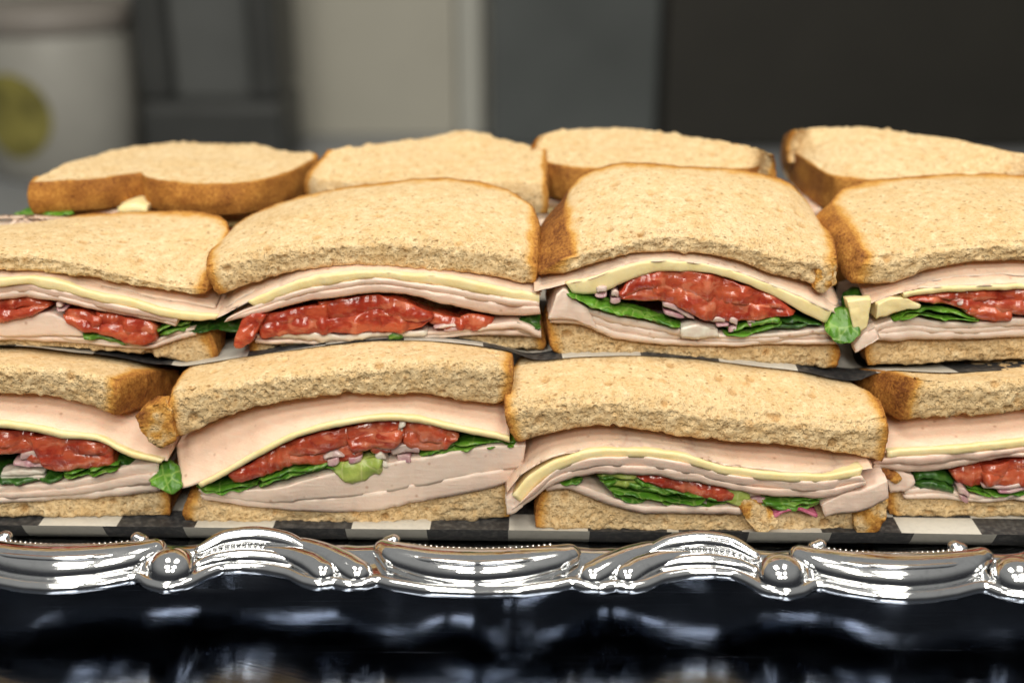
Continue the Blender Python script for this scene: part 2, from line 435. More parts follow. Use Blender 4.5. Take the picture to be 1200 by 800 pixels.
def bread(name, parent, FT, FB, Yf, depth=58., RT=None, rz=None, th=12.5, crust=(1, 1, 1, 0), res=.66, dome=1.5, round_=5, ybot=0., grey=0., rough=1.0, seed=None, bowl=0., plan=.35, sideb=1.6, flare=(0, 0), dark=0.):
    """a half slice: front edge between curves FT (top) and FB (bottom); the back edge from RT, or straight back at height rz.
    crust = which sides carry crust: left, right, rear, front"""
    seed = seed or nseed()
    FT, FB = P(FT), P(FB)
    W = (FT[-1, 0] - FT[0, 0]) / 3.4
    nu = int(W / res); nv = int(depth / (res * 1.25)); nw = max(6, int(th / res))
    I, J, K, F = cuboid(nu, nv, nw)
    uu = np.arange(nu + 1) / nu
    tp, bp = curve(FT, uu), curve(FB, uu)
    tx, tz = unproj(tp[:, 0], tp[:, 1], Yf); bx, bz = unproj(bp[:, 0], bp[:, 1], Yf + ybot)
    pl = 1 - plan * np.abs(2 * uu - 1) ** round_
    ry = Yf + depth * pl
    if RT is not None:
        rp = curve(P(RT), uu); rx, rzz = unproj(rp[:, 0], rp[:, 1], ry)
    else:
        rx = tx + (tx.mean() - tx) * .05; rzz = np.interp(uu, np.linspace(0, 1, len(np.atleast_1d(rz))), np.atleast_1d(rz)) if rz is not None else tz
    w = K / nw; v = J / nv
    def lp(a, b, t): return a + (b - a) * t
    # top and bottom sheets
    X1 = lp(tx[I], rx[I], v); Z1 = lp(tz[I], rzz[I], v); Y1 = lp(Yf, ry[I], v)
    X0 = lp(bx[I], rx[I], v); Z0 = lp(bz[I], rzz[I] - th, v); Y0 = lp(Yf + ybot, ry[I], v)
    X, Y, Z = lp(X0, X1, w), lp(Y0, Y1, w), lp(Z0, Z1, w)
    sv = np.sin(np.pi * v)
    Z += dome * sv * (1 - .3 * np.abs(2 * I / nu - 1)) - bowl * sv
    s = 2 * I / nu - 1
    prof = 1 - (2 * w - 1) ** 2
    X += np.sign(s) * np.abs(s) ** 12 * (sideb * sv + 1.2 * prof)
    X += (flare[1] * np.clip(s, 0, 1) ** 10 - flare[0] * np.clip(-s, 0, 1) ** 10) * (1 - w) ** .8
    Y += v ** 14 * 1.6 * prof
    ed = (1 - v) ** 26
    Y += ed * (2.0 * np.clip((w - .72) / .28, 0, 1) ** 2 + .8 * np.clip((.2 - w) / .2, 0, 1) ** 2)
    Z -= (1 - v) ** 22 * .5 * np.clip((w - .8) / .2, 0, 1)
    pos = np.stack([X, Y, Z], 1)
    # crust amount
    dl, dr, db, df = I / nu * W, (1 - I / nu) * W, (1 - v) * depth * .6, v * depth
    big = 99.
    d = np.minimum.reduce([dl if crust[0] else dl * 0 + big, dr if crust[1] else dl * 0 + big, db if crust[2] else dl * 0 + big, df if crust[3] else dl * 0 + big])
    nz = fbm(pos, 6., seed, 3)
    side = ((I == 0) & bool(crust[0])) | ((I == nu) & bool(crust[1])) | ((J == nv) & bool(crust[2])) | ((J == 0) & bool(crust[3]))
    cr = np.clip(sstep(6.0, .2, d + nz * 1.0) * .50 + sstep(2.0, .0, d + nz * .5) * .30, 0, 1)
    cr = np.where(side, np.clip(.80 + dark + .16 * nz, .4, 1), cr)
    me = mesh_from(name, pos, F)
    n = normals(me)
    front = np.clip(-n[:, 1] * 1.4 - .25, 0, 1) if not crust[3] else np.zeros(len(n))
    soft = 1 - np.clip(cr * 1.2, 0, 1)
    wo = worley(pos, 2.6, seed); wh = worley(pos, 11., seed + 5)
    pit = sstep(.36, .10, wo) * (vnoise(pos, 7., seed + 9) > -.1)
    hole = sstep(.19, .12, wh) * (_h(np.floor(pos[:, 0] / 11).astype(np.int64), np.floor(pos[:, 1] / 11).astype(np.int64), np.floor(pos[:, 2] / 11).astype(np.int64), seed) > .2)
    f1 = fbm(pos, 1.9, seed + 2, 2)
    disp = soft * (f1 * (.13 + .27 * front) - pit * (.22 + .40 * front) - hole * .9)
    disp += (1 - soft) * (fbm(pos, 5., seed + 3, 3) * .25 + fbm(pos, 1.8, seed + 6, 2) * .20)
    disp += fbm(pos, 16., seed + 4, 2) * .45
    # crumbly lower front edge
    edge = np.clip(front * 1.5, 0, 1) * np.clip(1 - w * 2.2, 0, 1)
    pos2 = pos + n * (disp * (rough + .5 * front))[:, None]
    pos2[:, 2] += edge * fbm(pos * np.array([1, .4, 0]) + 9., 2.4, seed + 8, 3) * .75
    # occasional large hole in the crumb
    set_co(me, pos2)
    attr(me, 'crust', cr); attr(me, 'cut', front); attr(me, 'pit', np.clip(pit * .45 + hole, 0, 1) * soft)
    return link(name, me, M_BREAD, parent)

def crumb_lump(parent, T, B, Yf, y=-3., depth=7., crust=.5):
    """a torn piece of crust standing out of the slice"""
    seed = nseed()
    o = layer('torn_crust', parent, M_BREAD, T, B, Yf, yt=y + 1., yb=y, depth=depth, bulge=.5, jit=.9, jsc=3., amp=.35, asc=3., res=.45, nv=14, ends=.5)
    me = o.data; co = np.empty(len(me.vertices) * 3, np.float32); me.vertices.foreach_get('co', co); p = co.reshape(-1, 3).astype(float) / MM
    n = normals(me); pit = sstep(.40, .12, worley(p, 2.2, seed))
    set_co(me, p + n * (fbm(p, 1.5, seed, 2) * .30 - pit * .3)[:, None])
    attr(me, 'crust', np.clip(crust + .55 * fbm(p, 5., seed, 3), 0, 1)); attr(me, 'pit', pit); attr(me, 'cut', np.ones(len(p)))
    return o

def thing(name, label, cat, loc, group=None):
    o = bpy.data.objects.new(name, None); col.objects.link(o)
    o.empty_display_size = .01; o.location = np.array(loc) * MM
    o['label'] = label; o['category'] = cat
    if group: o['group'] = group
    return o
def rebase(root):
    """children were built in world millimetres: keep them there under the moved empty"""
    m = root.matrix_basis.inverted()
    for c in root.children: c.matrix_parent_inverse = m


# ------------------------------------------------------------------ the setting: counter, wall, things behind
def proj(x, y, z):
    x, y, z = np.broadcast_arrays(np.asarray(x, float), np.asarray(y, float), np.asarray(z, float))
    d = (y - CAM[1]) * cp - (z - CAM[2]) * sp; u = (y - CAM[1]) * sp + (z - CAM[2]) * cp
    return 600 + FPX * x / d, 400 - FPX * u / d
def unproj_z(px, py, Z):
    a = (np.asarray(px, float) - 600) / FPX; b = (400 - np.asarray(py, float)) / FPX
    t = (Z - CAM[2]) / (-sp + b * cp)
    return a * t, CAM[1] + (cp + b * sp) * t

def rbox(name, x0, x1, y0, y1, z0, z1, mat, parent=None, bev=1.5, seg=3):
    import bmesh
    bm = bmesh.new(); bmesh.ops.create_cube(bm, size=1)
    for q in bm.verts:
        q.co = Vector(((x0 + x1) / 2 + q.co.x * (x1 - x0), (y0 + y1) / 2 + q.co.y * (y1 - y0), (z0 + z1) / 2 + q.co.z * (z1 - z0))) * MM
    if bev: bmesh.ops.bevel(bm, geom=bm.edges[:], offset=bev * MM, segments=seg, affect='EDGES', profile=.5)
    me = bpy.data.meshes.new(name); bm.to_mesh(me); bm.free()
    for p_ in me.polygons: p_.use_smooth = False
    return link(name, me, mat, parent)
def lathe(name, prof, cx, cy, mat, parent=None, n=48):
    prof = np.array(prof, float); th = np.linspace(0, 2 * np.pi, n, endpoint=False)
    v = np.array([[cx + r * math.cos(t), cy + r * math.sin(t), z] for r, z in prof for t in th])
    f = [[k * n + i, k * n + (i + 1) % n, (k + 1) * n + (i + 1) % n, (k + 1) * n + i] for k in range(len(prof) - 1) for i in range(n)]
    return link(name, mesh_from(name, v, f), mat, parent)

ZC = -15.0                                            # counter height
def grid(name, x0, x1, y0, y1, nx, ny, zf, mat, parent=None, xyf=None):
    X, Y = np.meshgrid(np.linspace(x0, x1, nx + 1), np.linspace(y0, y1, ny + 1), indexing='ij')
    v = np.stack([X.ravel(), Y.ravel(), zf(X.ravel(), Y.ravel())], 1)
    if xyf is not None: v = xyf(v)
    g = np.arange((nx + 1) * (ny + 1)).reshape(nx + 1, ny + 1)
    f = np.stack([g[:-1, :-1], g[1:, :-1], g[1:, 1:], g[:-1, 1:]], -1).reshape(-1, 4)
    return link(name, mesh_from(name, v, f), mat, parent)
ct = rbox('counter', -1500, 1500, -420, 390, ZC - 40, ZC, mat_counter(), bev=3)
ct['kind'] = 'structure'
wl = rbox('wall', -2600, 2600, 1520, 1580, -900, 1400, mat_plain('grey_wall', (.40, .385, .335), .55, 0, .10, .004), bev=0)
wl['kind'] = 'structure'
ZB = -188.0                                          # lower work bench along the wall
bn = rbox('work_bench', -2400, 2400, 940, 1516, ZB - 40, ZB, mat_plain('bench_steel', (.36, .37, .38), .45, .3, .15, .01), bev=3)
bn['kind'] = 'structure'
def bgx(px, Y): return float(unproj(px, 80, Y)[0])
# pale metal panel against the wall, in the middle of the picture
t = thing('wall_panel', 'pale grey metal wall panel with a lighter right edge strip, blurred behind the sandwiches', 'wall panel', (bgx(450, 1500), 1500, ZB))
rbox('panel_sheet', bgx(322, 1500), bgx(534, 1500), 1500, 1517, ZB, 900, mat_plain('pale_panel', (.47, .45, .38), .5, .0, .10, .005), t, 2)
rbox('edge_strip', bgx(537, 1492), bgx(566, 1492), 1492, 1517, ZB, 900, mat_plain('pale_strip', (.50, .50, .45), .4, 0, .06), t, 3)
rebase(t)
# dark steel cabinet: two doors and the gap between them
t = thing('dark_cabinet', 'dark steel cabinet with two tall doors, blurred behind the right half', 'cabinet', (bgx(860, 1420), 1450, ZB))
rbox('cabinet_body', bgx(584, 1440), 1500, 1432, 1514, ZB, 900, mat_plain('cabinet_black', (.02, .02, .018), .6), t, 1)
rbox('door', bgx(574, 1400), bgx(771, 1400), 1400, 1430, ZB + 3, 890, mat_plain('dark_steel', (.11, .12, .118), .42, .35, .25, .006), t, 4)
d2 = rbox('door', bgx(779, 1400), 1480, 1400, 1430, ZB + 3, 890, mat_plain('dark_door', (.026, .024, .019), .55, .1, .25, .006), t, 4); d2['label'] = 'darker brownish black right door'
rebase(t)
# dark appliance on the bench
M_APP = mat_plain('appliance_plastic', (.05, .052, .05), .45, 0, .2, .02)
t = thing('countertop_appliance', 'dark countertop appliance with a grey recessed front, blurred at left back', 'appliance', (bgx(245, 1300), 1320, ZB))
xa, xb = bgx(158, 1260), bgx(328, 1260)
rbox('base', xa, xb, 1250, 1410, ZB, -88, M_APP, t, 14)
rbox('side_post', xa + 2, xa + 46, 1256, 1410, -88, 430, M_APP, t, 10)
rbox('side_post', xb - 42, xb - 2, 1256, 1410, -88, 430, M_APP, t, 10)
rbox('front_panel', xa + 40, xb - 36, 1290, 1405, -92, 430, mat_plain('appliance_grey', (.11, .115, .112), .45, 0, .15, .01), t, 6)
rebase(t)
# pale canister with a yellow print
cx, cy, cr_ = bgx(64, 1290), 1300., 104.
t = thing('canister', 'pale canister with a round yellow print, blurred at the left edge', 'canister', (cx, cy, ZB))
lathe('body', [(0, ZB), (cr_ - 7, ZB), (cr_ - 2, ZB + 6), (cr_, -100), (cr_, 6), (cr_ - 3, 10)], cx, cy, mat_plain('canister_white', (.35, .34, .305), .5, 0, .12, .02), t)
lathe('lid', [(cr_ + 2, 4), (cr_ + 5, 8), (cr_ + 5, 30), (cr_ - 2, 36), (0, 38)], cx, cy, mat_plain('canister_lid', (.25, .225, .20), .5), t)
th0 = -math.pi / 2 - .30; rr0 = cr_ + .8
vs = [(cx + rr0 * math.cos(th0), cy + rr0 * math.sin(th0), -98.)]
for r_ in (.5, 1.0):
    for k in range(24):
        a = 2 * math.pi * k / 24; th = th0 + r_ * 54 * math.cos(a) / rr0
        vs.append((cx + rr0 * math.cos(th), cy + rr0 * math.sin(th), -98 + r_ * 56 * math.sin(a)))
me = bpy.data.meshes.new('round_print')
fs = [(0, 1 + k, 1 + (k + 1) % 24) for k in range(24)] + [(1 + k, 25 + k, 25 + (k + 1) % 24, 1 + (k + 1) % 24) for k in range(24)]
me.from_pydata([tuple(c * MM for c in q) for q in vs], [], fs)
link('round_print', me, mat_plain('yellow_print', (.31, .275, .07), .5, 0, .6, .03), t)
rebase(t)

# ------------------------------------------------------------------ the silver tray
TRAY_YAW = math.radians(-1.1)
PER = 268.0; NPER = 7; S0 = -11.0                    # ornament period, count, phase of the middle scroll along the front
CR = 60.0; WF = 460.0; WD = (PER * NPER - 2 * math.pi * CR - 2 * WF) / 2
YI = -23.0                                           # inner edge of the front rim
def tray_map(s, n, z):
    """s along the rim (0 = front middle, going right), n outward from the inner edge -> world mm"""
    s = np.asarray(s, float); n = np.asarray(n, float); z = np.asarray(z, float)
    s, n, z = np.broadcast_arrays(s, n, z)
    L = PER * NPER; q = np.mod(s + WF / 2, L); out = np.zeros(s.shape + (3,))
    a = CR * math.pi / 2
    cxs = [(-WF / 2, YI, 0.0), ]
    x0, y0, ang = -WF / 2, YI, 0.0
    pos = 0.0
    for seglen in (WF, WD, WF, WD):
        m = (q >= pos) & (q < pos + seglen + 1e-9)
        dx, dy = math.cos(ang), math.sin(ang); nx, ny = dy, -dx
        tt = q - pos
        out[..., 0] = np.where(m, x0 + dx * tt + nx * n, out[..., 0]); out[..., 1] = np.where(m, y0 + dy * tt + ny * n, out[..., 1])
        x0, y0, pos = x0 + dx * seglen, y0 + dy * seglen, pos + seglen
        ccx, ccy = x0 - nx * CR, y0 - ny * CR
        m = (q >= pos) & (q < pos + a + 1e-9)
        th = ang - math.pi / 2 + (q - pos) / CR
        out[..., 0] = np.where(m, ccx + np.cos(th) * (CR + n), out[..., 0]); out[..., 1] = np.where(m, ccy + np.sin(th) * (CR + n), out[..., 1])
        ang += math.pi / 2; pos += a
        x0, y0 = ccx + math.cos(ang - math.pi / 2) * CR, ccy + math.sin(ang - math.pi / 2) * CR
    out[..., 2] = z
    c, s_ = math.cos(TRAY_YAW), math.sin(TRAY_YAW)
    x, y = out[..., 0].copy(), out[..., 1].copy()
    out[..., 0] = c * x - s_ * y; out[..., 1] = s_ * x + c * y
    return out
LIP = np.array([(0, 25.5), (14, 24.8), (26, 21.8), (31, 19.6), (35, 21.8), (40, 22.6), (44.5, 20.9), (49, 22.4), (54, 20.6), (60, 16.2), (68, 13.6), (76, 13.0), (83, 14.0),
                (87, 17.5), (91, 22.5), (97, 25.0), (103, 23.0), (106.5, 19.6), (110, 19.8), (117, 22.8), (126, 25.2), (134, 26.0)])
def lip_n(s):
    r = np.mod(np.asarray(s, float) - S0 + PER / 2, PER) - PER / 2
    return np.interp(np.abs(r), LIP[:, 0], LIP[:, 1])
M_SILVER = mat_silver()
tray = thing('serving_tray', 'polished silver serving tray with a scalloped scroll border under the sandwiches', 'tray', (0, 150, ZC))
ns = 1600; ss = np.arange(ns) / ns * PER * NPER + S0
def strip(name, rows, closed=True):
    """rows: list of (n array, z array) along ss"""
    V = np.concatenate([tray_map(ss, n, z) for n, z in rows]); k = len(rows); f = []
    i = np.arange(ns); j = (i + 1) % ns
    for r in range(k - 1):
        f.append(np.stack([r * ns + i, (r + 1) * ns + i, (r + 1) * ns + j, r * ns + j], 1))
    return link(name, mesh_from(name, V, np.vstack(f)), M_SILVER, tray)
one = np.ones(ns); ln = lip_n(ss); ln = (np.roll(ln, 1) + ln * 2 + np.roll(ln, -1)) / 4
inn = (ln - 13) / 13 * 6.0                           # the inner edge follows the scallops
strip('flange', [(-14 * one, -1 * one), (-11 * one + inn * .3, -.4 * one), (-7 * one + inn * .6, 1.8 * one), (-3.5 * one + inn, 4.6 * one), (-1 * one + inn, 6.4 * one), (1.5 * one + inn, 7.0 * one), (5 * one + inn * .7, 6.2 * one),
                 (9 * one + inn * .3, 4.9 * one), (ln * .5 + 5.5, 4.4 * one), (ln - .5, 4.2 * one)])
und = fbm(np.stack([ss, ss * 0, ss * 0], 1), 34., 21, 2) * 2.2
strip('flange_underside', [(ln - .5, 3.0 * one), (ln * .5 + 5, 1.6 + und * .8), (4 * one, 2.4 + und * .8), (-1 * one, 3.2 + und * .4), (-4 * one + und, .5 * one), (-7 * one + und * 1.5, -4 * one), (-9 * one + und, -10 * one), (-11 * one, ZC * one)])
# well floor
fl = tray_map(ss, -14 * one, -1 * one); cen = fl.mean(0)
me = mesh_from('well_floor', np.vstack([fl, cen + (fl - cen) * .02]), np.stack([np.arange(ns), (np.arange(ns) + 1) % ns, ns + (np.arange(ns) + 1) % ns, ns + np.arange(ns)], 1)); 
link('well_floor', me, M_SILVER, tray)

def tube_geo(pts, rad, flat=1.0, seg=18, sub=10, cap=True, closed=False):
    """pts (s, n, z), radii -> verts, quads of a smooth tapering tube on the rim"""
    pts = np.array(pts, float); rad = np.array(rad, float)
    if closed: C, Rr = pts, rad
    else:
        u = np.linspace(0, 1, max(6, sub * (len(pts) - 1)))
        C4 = curve(np.hstack([pts, rad[:, None]]), u); C, Rr = C4[:, :3], np.maximum(C4[:, 3], .05)
    T = np.gradient(C, axis=0); 
    if closed: T = np.roll(C, -1, 0) - np.roll(C, 1, 0); T[0] = C[1] - C[0]; T[-1] = C[-1] - C[-2]
    T[:, 2] = 0; T /= np.linalg.norm(T, axis=1)[:, None] + 1e-9
    if cap and not closed:
        k = np.linspace(0, 1, 7)[:-1]; r0, r1 = Rr[0], Rr[-1]
        pre = [C[0] - T[0] * r0 * math.cos(a * math.pi / 2) for a in k]; prr = [r0 * max(.02, math.sin(a * math.pi / 2)) for a in k]
        post = [C[-1] + T[-1] * r1 * math.cos(a * math.pi / 2) for a in k[::-1]]; por = [r1 * max(.02, math.sin(a * math.pi / 2)) for a in k[::-1]]
        C = np.vstack([pre, C, post]); Rr = np.concatenate([prr, Rr, por]); T = np.vstack([np.repeat(T[:1], 6, 0), T, np.repeat(T[-1:], 6, 0)])
    th = np.linspace(0, 2 * np.pi, seg, endpoint=False)
    Nv = np.stack([T[:, 1], -T[:, 0]], 1) * -1
    V = np.zeros((len(C), seg, 3))
    for k in range(seg):
        V[:, k, 0] = C[:, 0] + Nv[:, 0] * Rr * math.cos(th[k]); V[:, k, 1] = C[:, 1] + Nv[:, 1] * Rr * math.cos(th[k]); V[:, k, 2] = C[:, 2] + Rr * flat * math.sin(th[k])
    m = len(C); g = np.arange(m * seg).reshape(m, seg); g2 = np.roll(g, -1, 1)
    if closed: gn, gn2 = np.roll(g, -1, 0), np.roll(g2, -1, 0)
    else: g, g2, gn, gn2 = g[:-1], g2[:-1], np.arange(m * seg).reshape(m, seg)[1:], np.roll(np.arange(m * seg).reshape(m, seg), -1, 1)[1:]
    f = np.stack([g, g2, gn2, gn], -1).reshape(-1, 4)
    Vw = tray_map(V[..., 0].ravel(), V[..., 1].ravel(), V[..., 2].ravel())
    return Vw, f
def fixn(me):
    import bmesh
    bm = bmesh.new(); bm.from_mesh(me); bmesh.ops.recalc_face_normals(bm, faces=bm.faces); bm.to_mesh(me); bm.free()
def tube(name, pts, rad, **kw):
    v, f = tube_geo(pts, rad, **kw); me = mesh_from(name, v, f); fixn(me); return link(name, me, M_SILVER, tray)
# outer lip all the way round
v, f = tube_geo(np.stack([ss, ln, 3.7 * one], 1), 2.3 * one, closed=True, seg=14, flat=.95)
me = mesh_from('outer_lip', v, f); fixn(me); link('outer_lip', me, M_SILVER, tray)
beadpos = []
for k in range(NPER):
    c0 = S0 + k * PER
    # middle scroll (A) and long scroll (B) bodies
    tube('scroll', [(c0 - 30, 7.5, 7.4), (c0 - 25, 11, 6.6), (c0 - 13, 14.8, 5.8), (c0, 16.2, 5.6), (c0 + 13, 14.8, 5.8), (c0 + 25, 11.5, 6.4), (c0 + 30, 9, 6.9)], [3.8, 5.6, 7.0, 7.5, 7.0, 5.6, 4.2], flat=.88)
    for cc in (c0, c0 + PER / 2):                    # chased lines along the scroll's crest
        for dn, rr_ in ((4.0, 1.0), (-3.6, .8)):
            tube('scroll_ridge', [(cc + q_, 16.4 - 4.8 * (abs(q_) / 25) ** 2 + dn * (1 - (abs(q_) / 40) ** 2), 10.9 - 1.2 * (abs(q_) / 24) ** 2) for q_ in (-24, -14, 0, 14, 24)], [.4, rr_, rr_, rr_, .4], seg=10, flat=.9)
    tube('scroll_curl', [(c0 - 29, 4.2, 8.0), (c0 - 27.5, 3.6, 8.4)], [2.4, 2.4], flat=.9)
    cb = c0 + PER / 2
    tube('scroll', [(cb - 29, 8.5, 7.2), (cb - 23, 12, 6.4), (cb - 12, 15.2, 5.8), (cb, 16.6, 5.6), (cb + 12, 15.2, 5.8), (cb + 23, 12, 6.4), (cb + 29, 8.5, 7.2)], [4.0, 5.8, 7.1, 7.6, 7.1, 5.8, 4.0], flat=.88)
    for sg in (-1, 1):
        tube('scroll_curl', [(cb + sg * 23.5, 4.4, 8.0), (cb + sg * 22, 3.8, 8.4)], [2.4, 2.4], flat=.9)
        # flutes
        tube('flute', [(c0 + sg * 37.5, 17.8, 4.9), (c0 + sg * 42, 14.6, 5.8), (c0 + sg * 49, 9.8, 6.9), (c0 + sg * 57, 5.6, 7.4), (c0 + sg * 64, 4, 7.2)], [4.9, 4.8, 4.0, 3.0, 1.8], flat=.9)
        tube('flute', [(c0 + sg * 48.5, 17.6, 4.9), (c0 + sg * 53, 14.0, 5.8), (c0 + sg * 60, 10.2, 6.4), (c0 + sg * 68, 7.6, 6.6)], [4.7, 4.4, 3.5, 2.2], flat=.9)
        # arch: two ridges and a row of beads between them
        tube('arch_ridge', [(c0 + sg * 54, 8.6, 6.6), (c0 + sg * 62, 4.6, 8.4), (c0 + sg * 73, 2.9, 9.2), (c0 + sg * 83, 4.4, 8.6), (c0 + sg * 90, 8.5, 6.8)], [2.0, 2.9, 3.1, 3.0, 2.2], flat=1.1)
        tube('arch_ridge', [(c0 + sg * 60, 12.4, 5.4), (c0 + sg * 67, 10.4, 5.8), (c0 + sg * 76, 9.8, 5.8), (c0 + sg * 84, 11.6, 5.6), (c0 + sg * 89, 14.8, 5.4)], [2.0, 2.6, 2.8, 2.6, 2.0], flat=1.0)
        for q in np.linspace(61, 86, 15):
            beadpos.append((c0 + sg * q, float(np.interp(q, [61, 68, 75, 81, 86], [8.6, 7.0, 6.4, 7.2, 9.4])), 7.0, 1.0))
        # ball boss with a collar
        v, f = tube_geo([(c0 + sg * 97 - .3, 17.2, 5.0), (c0 + sg * 97 + .3, 17.2, 5.0)], [7.8, 7.8], seg=32, flat=.95)
        me = mesh_from('ball_boss', v, f); fixn(me); link('ball_boss', me, M_SILVER, tray)
        tube('collar', [(c0 + sg * 104.6, 9.5, 6.4), (c0 + sg * 106.6, 14, 5.8), (c0 + sg * 106, 19, 4.6)], [1.2, 1.7, 1.5])
    for q in np.linspace(-22, 24, 26):
        beadpos.append((c0 + q, 9.8 - 3.2 * (q / 26) ** 2 , 9.5, .65))
    for q in np.linspace(-20, 20, 24):
        beadpos.append((cb + q, 10.0 - 3.2 * (q / 24) ** 2, 9.5, .65))
V, Fq, base = [], [], 0
thh = np.linspace(0, 2 * np.pi, 8, endpoint=False)
for s_, n_, z_, r_ in beadpos:
    c = tray_map(s_, n_, z_)
    for ph in (-.3, .35, .95, 1.5):
        V.append(np.stack([c[0] + r_ * 1.0 * math.cos(ph) * np.cos(thh), c[1] + r_ * math.cos(ph) * np.sin(thh), c[2] + r_ * math.sin(ph) + 0 * thh], 1))
    for rr in range(3):
        i = np.arange(8); j = (i + 1) % 8
        Fq.append(np.stack([base + rr * 8 + i, base + rr * 8 + j, base + rr * 8 + 8 + j, base + rr * 8 + 8 + i], 1))
    base += 32
bo = link('beading', mesh_from('beading', np.vstack(V), np.vstack(Fq)), M_SILVER, tray); bo['kind'] = 'stuff'
rebase(tray)

# ------------------------------------------------------------------ checked paper on the tray floor
c_, s_ = math.cos(TRAY_YAW), math.sin(TRAY_YAW)
def yawf(v):
    o = v.copy(); o[:, 0] = c_ * v[:, 0] - s_ * v[:, 1]; o[:, 1] = s_ * v[:, 0] + c_ * v[:, 1]; return o
def pz(x, y):
    p = np.stack([x, y, x * 0], 1)
    return -.35 + .25 * fbm(p, 40., 5, 2) + np.clip(-11.5 - y, 0, 9) ** 1.4 * .75
for x0, x1, ox, dz, lab in ((-262, 64, 28.5, 0., 'left sheet of black and white checked paper lining the silver tray'), (58, 262, -80. + 27.5, .35, 'right sheet of black and white checked paper lining the silver tray')):
    pa = grid('checked_paper', x0, x1, -16.5, 196, 120, 90, lambda x, y: pz(x, y) + dz, mat_paper(1.2, ox, 21., 27.5), xyf=yawf)
    pa['label'] = lab; pa['category'] = 'deli paper'; pa['group'] = 'checked paper sheets'

# ------------------------------------------------------------------ sandwiches, front row on the tray
GF = 'turkey sandwich halves on the tray'
def sandwich(label, x, y, z): return thing('sandwich', label, 'sandwich', (x, y, z), GF)
def zlist(z, n=40): return np.interp(np.linspace(0, 1, n), np.linspace(0, 1, len(z)), z)

# --- left, cut by the picture edge
Y = 3.
s = sandwich('bottom row sandwich half at the left edge of the picture, tomato spilling out', -190, 30, 0)
bread('top_bread_slice', s, '-150,428 -60,427 0,428 60,432 110,439 136,446', '-150,466 -60,462 0,462 40,464 80,470 110,477 133,488', Y, RT='-110,396 0,398 60,402 140,411 185,421 208,434', depth=56, dome=2, th=14, crust=(1, 1, 1, 0))
layer('turkey_slice', s, M_TURKEY, '-150,462 -60,459 0,459 40,461 80,467 115,476 150,488 206,508', '-150,498 -60,496 0,495 40,499 75,507 115,512 150,529 196,540', Y, 10, -3.5, jit=.5)
layer('cheese_slice', s, M_CHEESE, '-150,497 -60,495 0,493 40,498 75,506 115,511 150,527 192,538', '-150,504 -60,502 0,501 40,506 75,514 115,517 150,534 188,543', Y, -4.2, -4.4, jit=.4, rise=-8)
tomato(s, '-90,505 -40,500 0,502 40,506', '-90,535 -40,538 0,531 42,536', Y, rise=-8)
tomato(s, '35,512 60,508 100,513 128,519', '50,545 70,552 105,549 132,547', Y, -2, rise=-8)
tomato(s, '20,520 50,512 75,518', '25,538 50,545 70,545', Y, -.5, rise=-8)
onion(s, '18,532 40,528 58,536', '15,545 40,550 60,548', Y)
onion(s, '0,552 30,550 60,556', '0,563 30,565 62,561', Y, -1, M_CREAM)
lettuce(s, '70,553 100,549 138,544', '75,560 105,558 138,552', Y, -2)
lettuce(s, '136,536 160,540 185,546', '138,553 158,552 180,552', Y, 2, 2, M_LETD)
lettuce(s, '-80,565 0,564 40,561 70,560', '-80,571 0,571 40,568 72,565', Y, -2, 1, M_LETD)
stack('turkey_slice', s, M_TURKEYP, '-150,572 -60,572 0,571 60,566 110,558 160,545 186,542', '-150,594 -60,592 0,588 60,585 120,581 186,573', Y, 3, -2, -1)
bread('bottom_bread_slice', s, '-150,592 -60,590 0,586 60,583 120,580 170,574 196,577', '-150,606 -60,606 0,604 60,604 130,607 198,606', Y + .5, rz=11, th=10, dome=0, rough=1.35)
rebase(s)

# --- second from left
Y = 1.
s = sandwich('bottom row sandwich half second from left, arched top slice and chopped tomato', -58, 32, 0)
bread('top_bread_slice', s, '196,468 205,459 240,453 300,444 350,437 400,431 450,426 500,423 560,424 599,429', '203,514 230,505 260,490 300,478 350,468 400,462 450,462 500,463 540,470 575,474 594,470', Y, rz=[46, 52, 54, 54, 50], dome=2.5, th=14)
crumb_lump(s, '160,488 172,477 188,473 200,482', '164,503 176,517 190,525 206,516', Y, -3)
layer('turkey_slice', s, M_TURKEY, '206,522 230,506 260,491 300,478 350,467 400,460 450,459 500,461 540,468 597,474', '213,572 235,565 265,550 300,530 340,510 390,495 440,488 480,488 520,496 597,512', Y, 10, -4, jit=.4)
layer('cheese_slice', s, M_CHEESE, '232,566 265,549 300,529 340,509 390,494 440,487 480,487 520,495 597,511', '236,571 265,556 300,537 340,516 390,501 440,494 480,494 520,502 597,518', Y, -4.8, -4.8, jit=.4, rise=-8)
tomato(s, '266,550 290,545 320,527 335,520', '273,566 300,560 330,551 345,545', Y, -3, rise=-8)
tomato(s, '318,528 350,513 385,503 420,500', '325,549 355,545 390,546 425,532', Y, -2.2, rise=-8)
tomato(s, '400,502 440,494 462,491 472,494', '412,530 440,526 462,523 474,510', Y, -2.6, rise=-8)
tomato(s, '470,497 495,491 520,499 538,508', '472,522 498,529 520,526 538,516', Y, -2., rise=-8)
tomato(s, '430,512 460,505 480,512', '435,530 460,528 485,528', Y, -1.2, rise=-8)
onion(s, '378,532 392,527 404,533', '380,544 392,547 404,541', Y, -3)
onion(s, '406,529 416,527 428,530', '406,541 416,544 426,540', Y, -3.2)
onion(s, '452,526 472,521 492,527', '456,539 474,545 492,540', Y, -2.6)
onion(s, '466,497 471,492 476,490', '462,514 468,515 474,508', Y, -4, M_CREAM)
onion(s, '438,534 446,530 452,536', '446,548 452,550 458,545', Y, -3.2, M_CREAM)
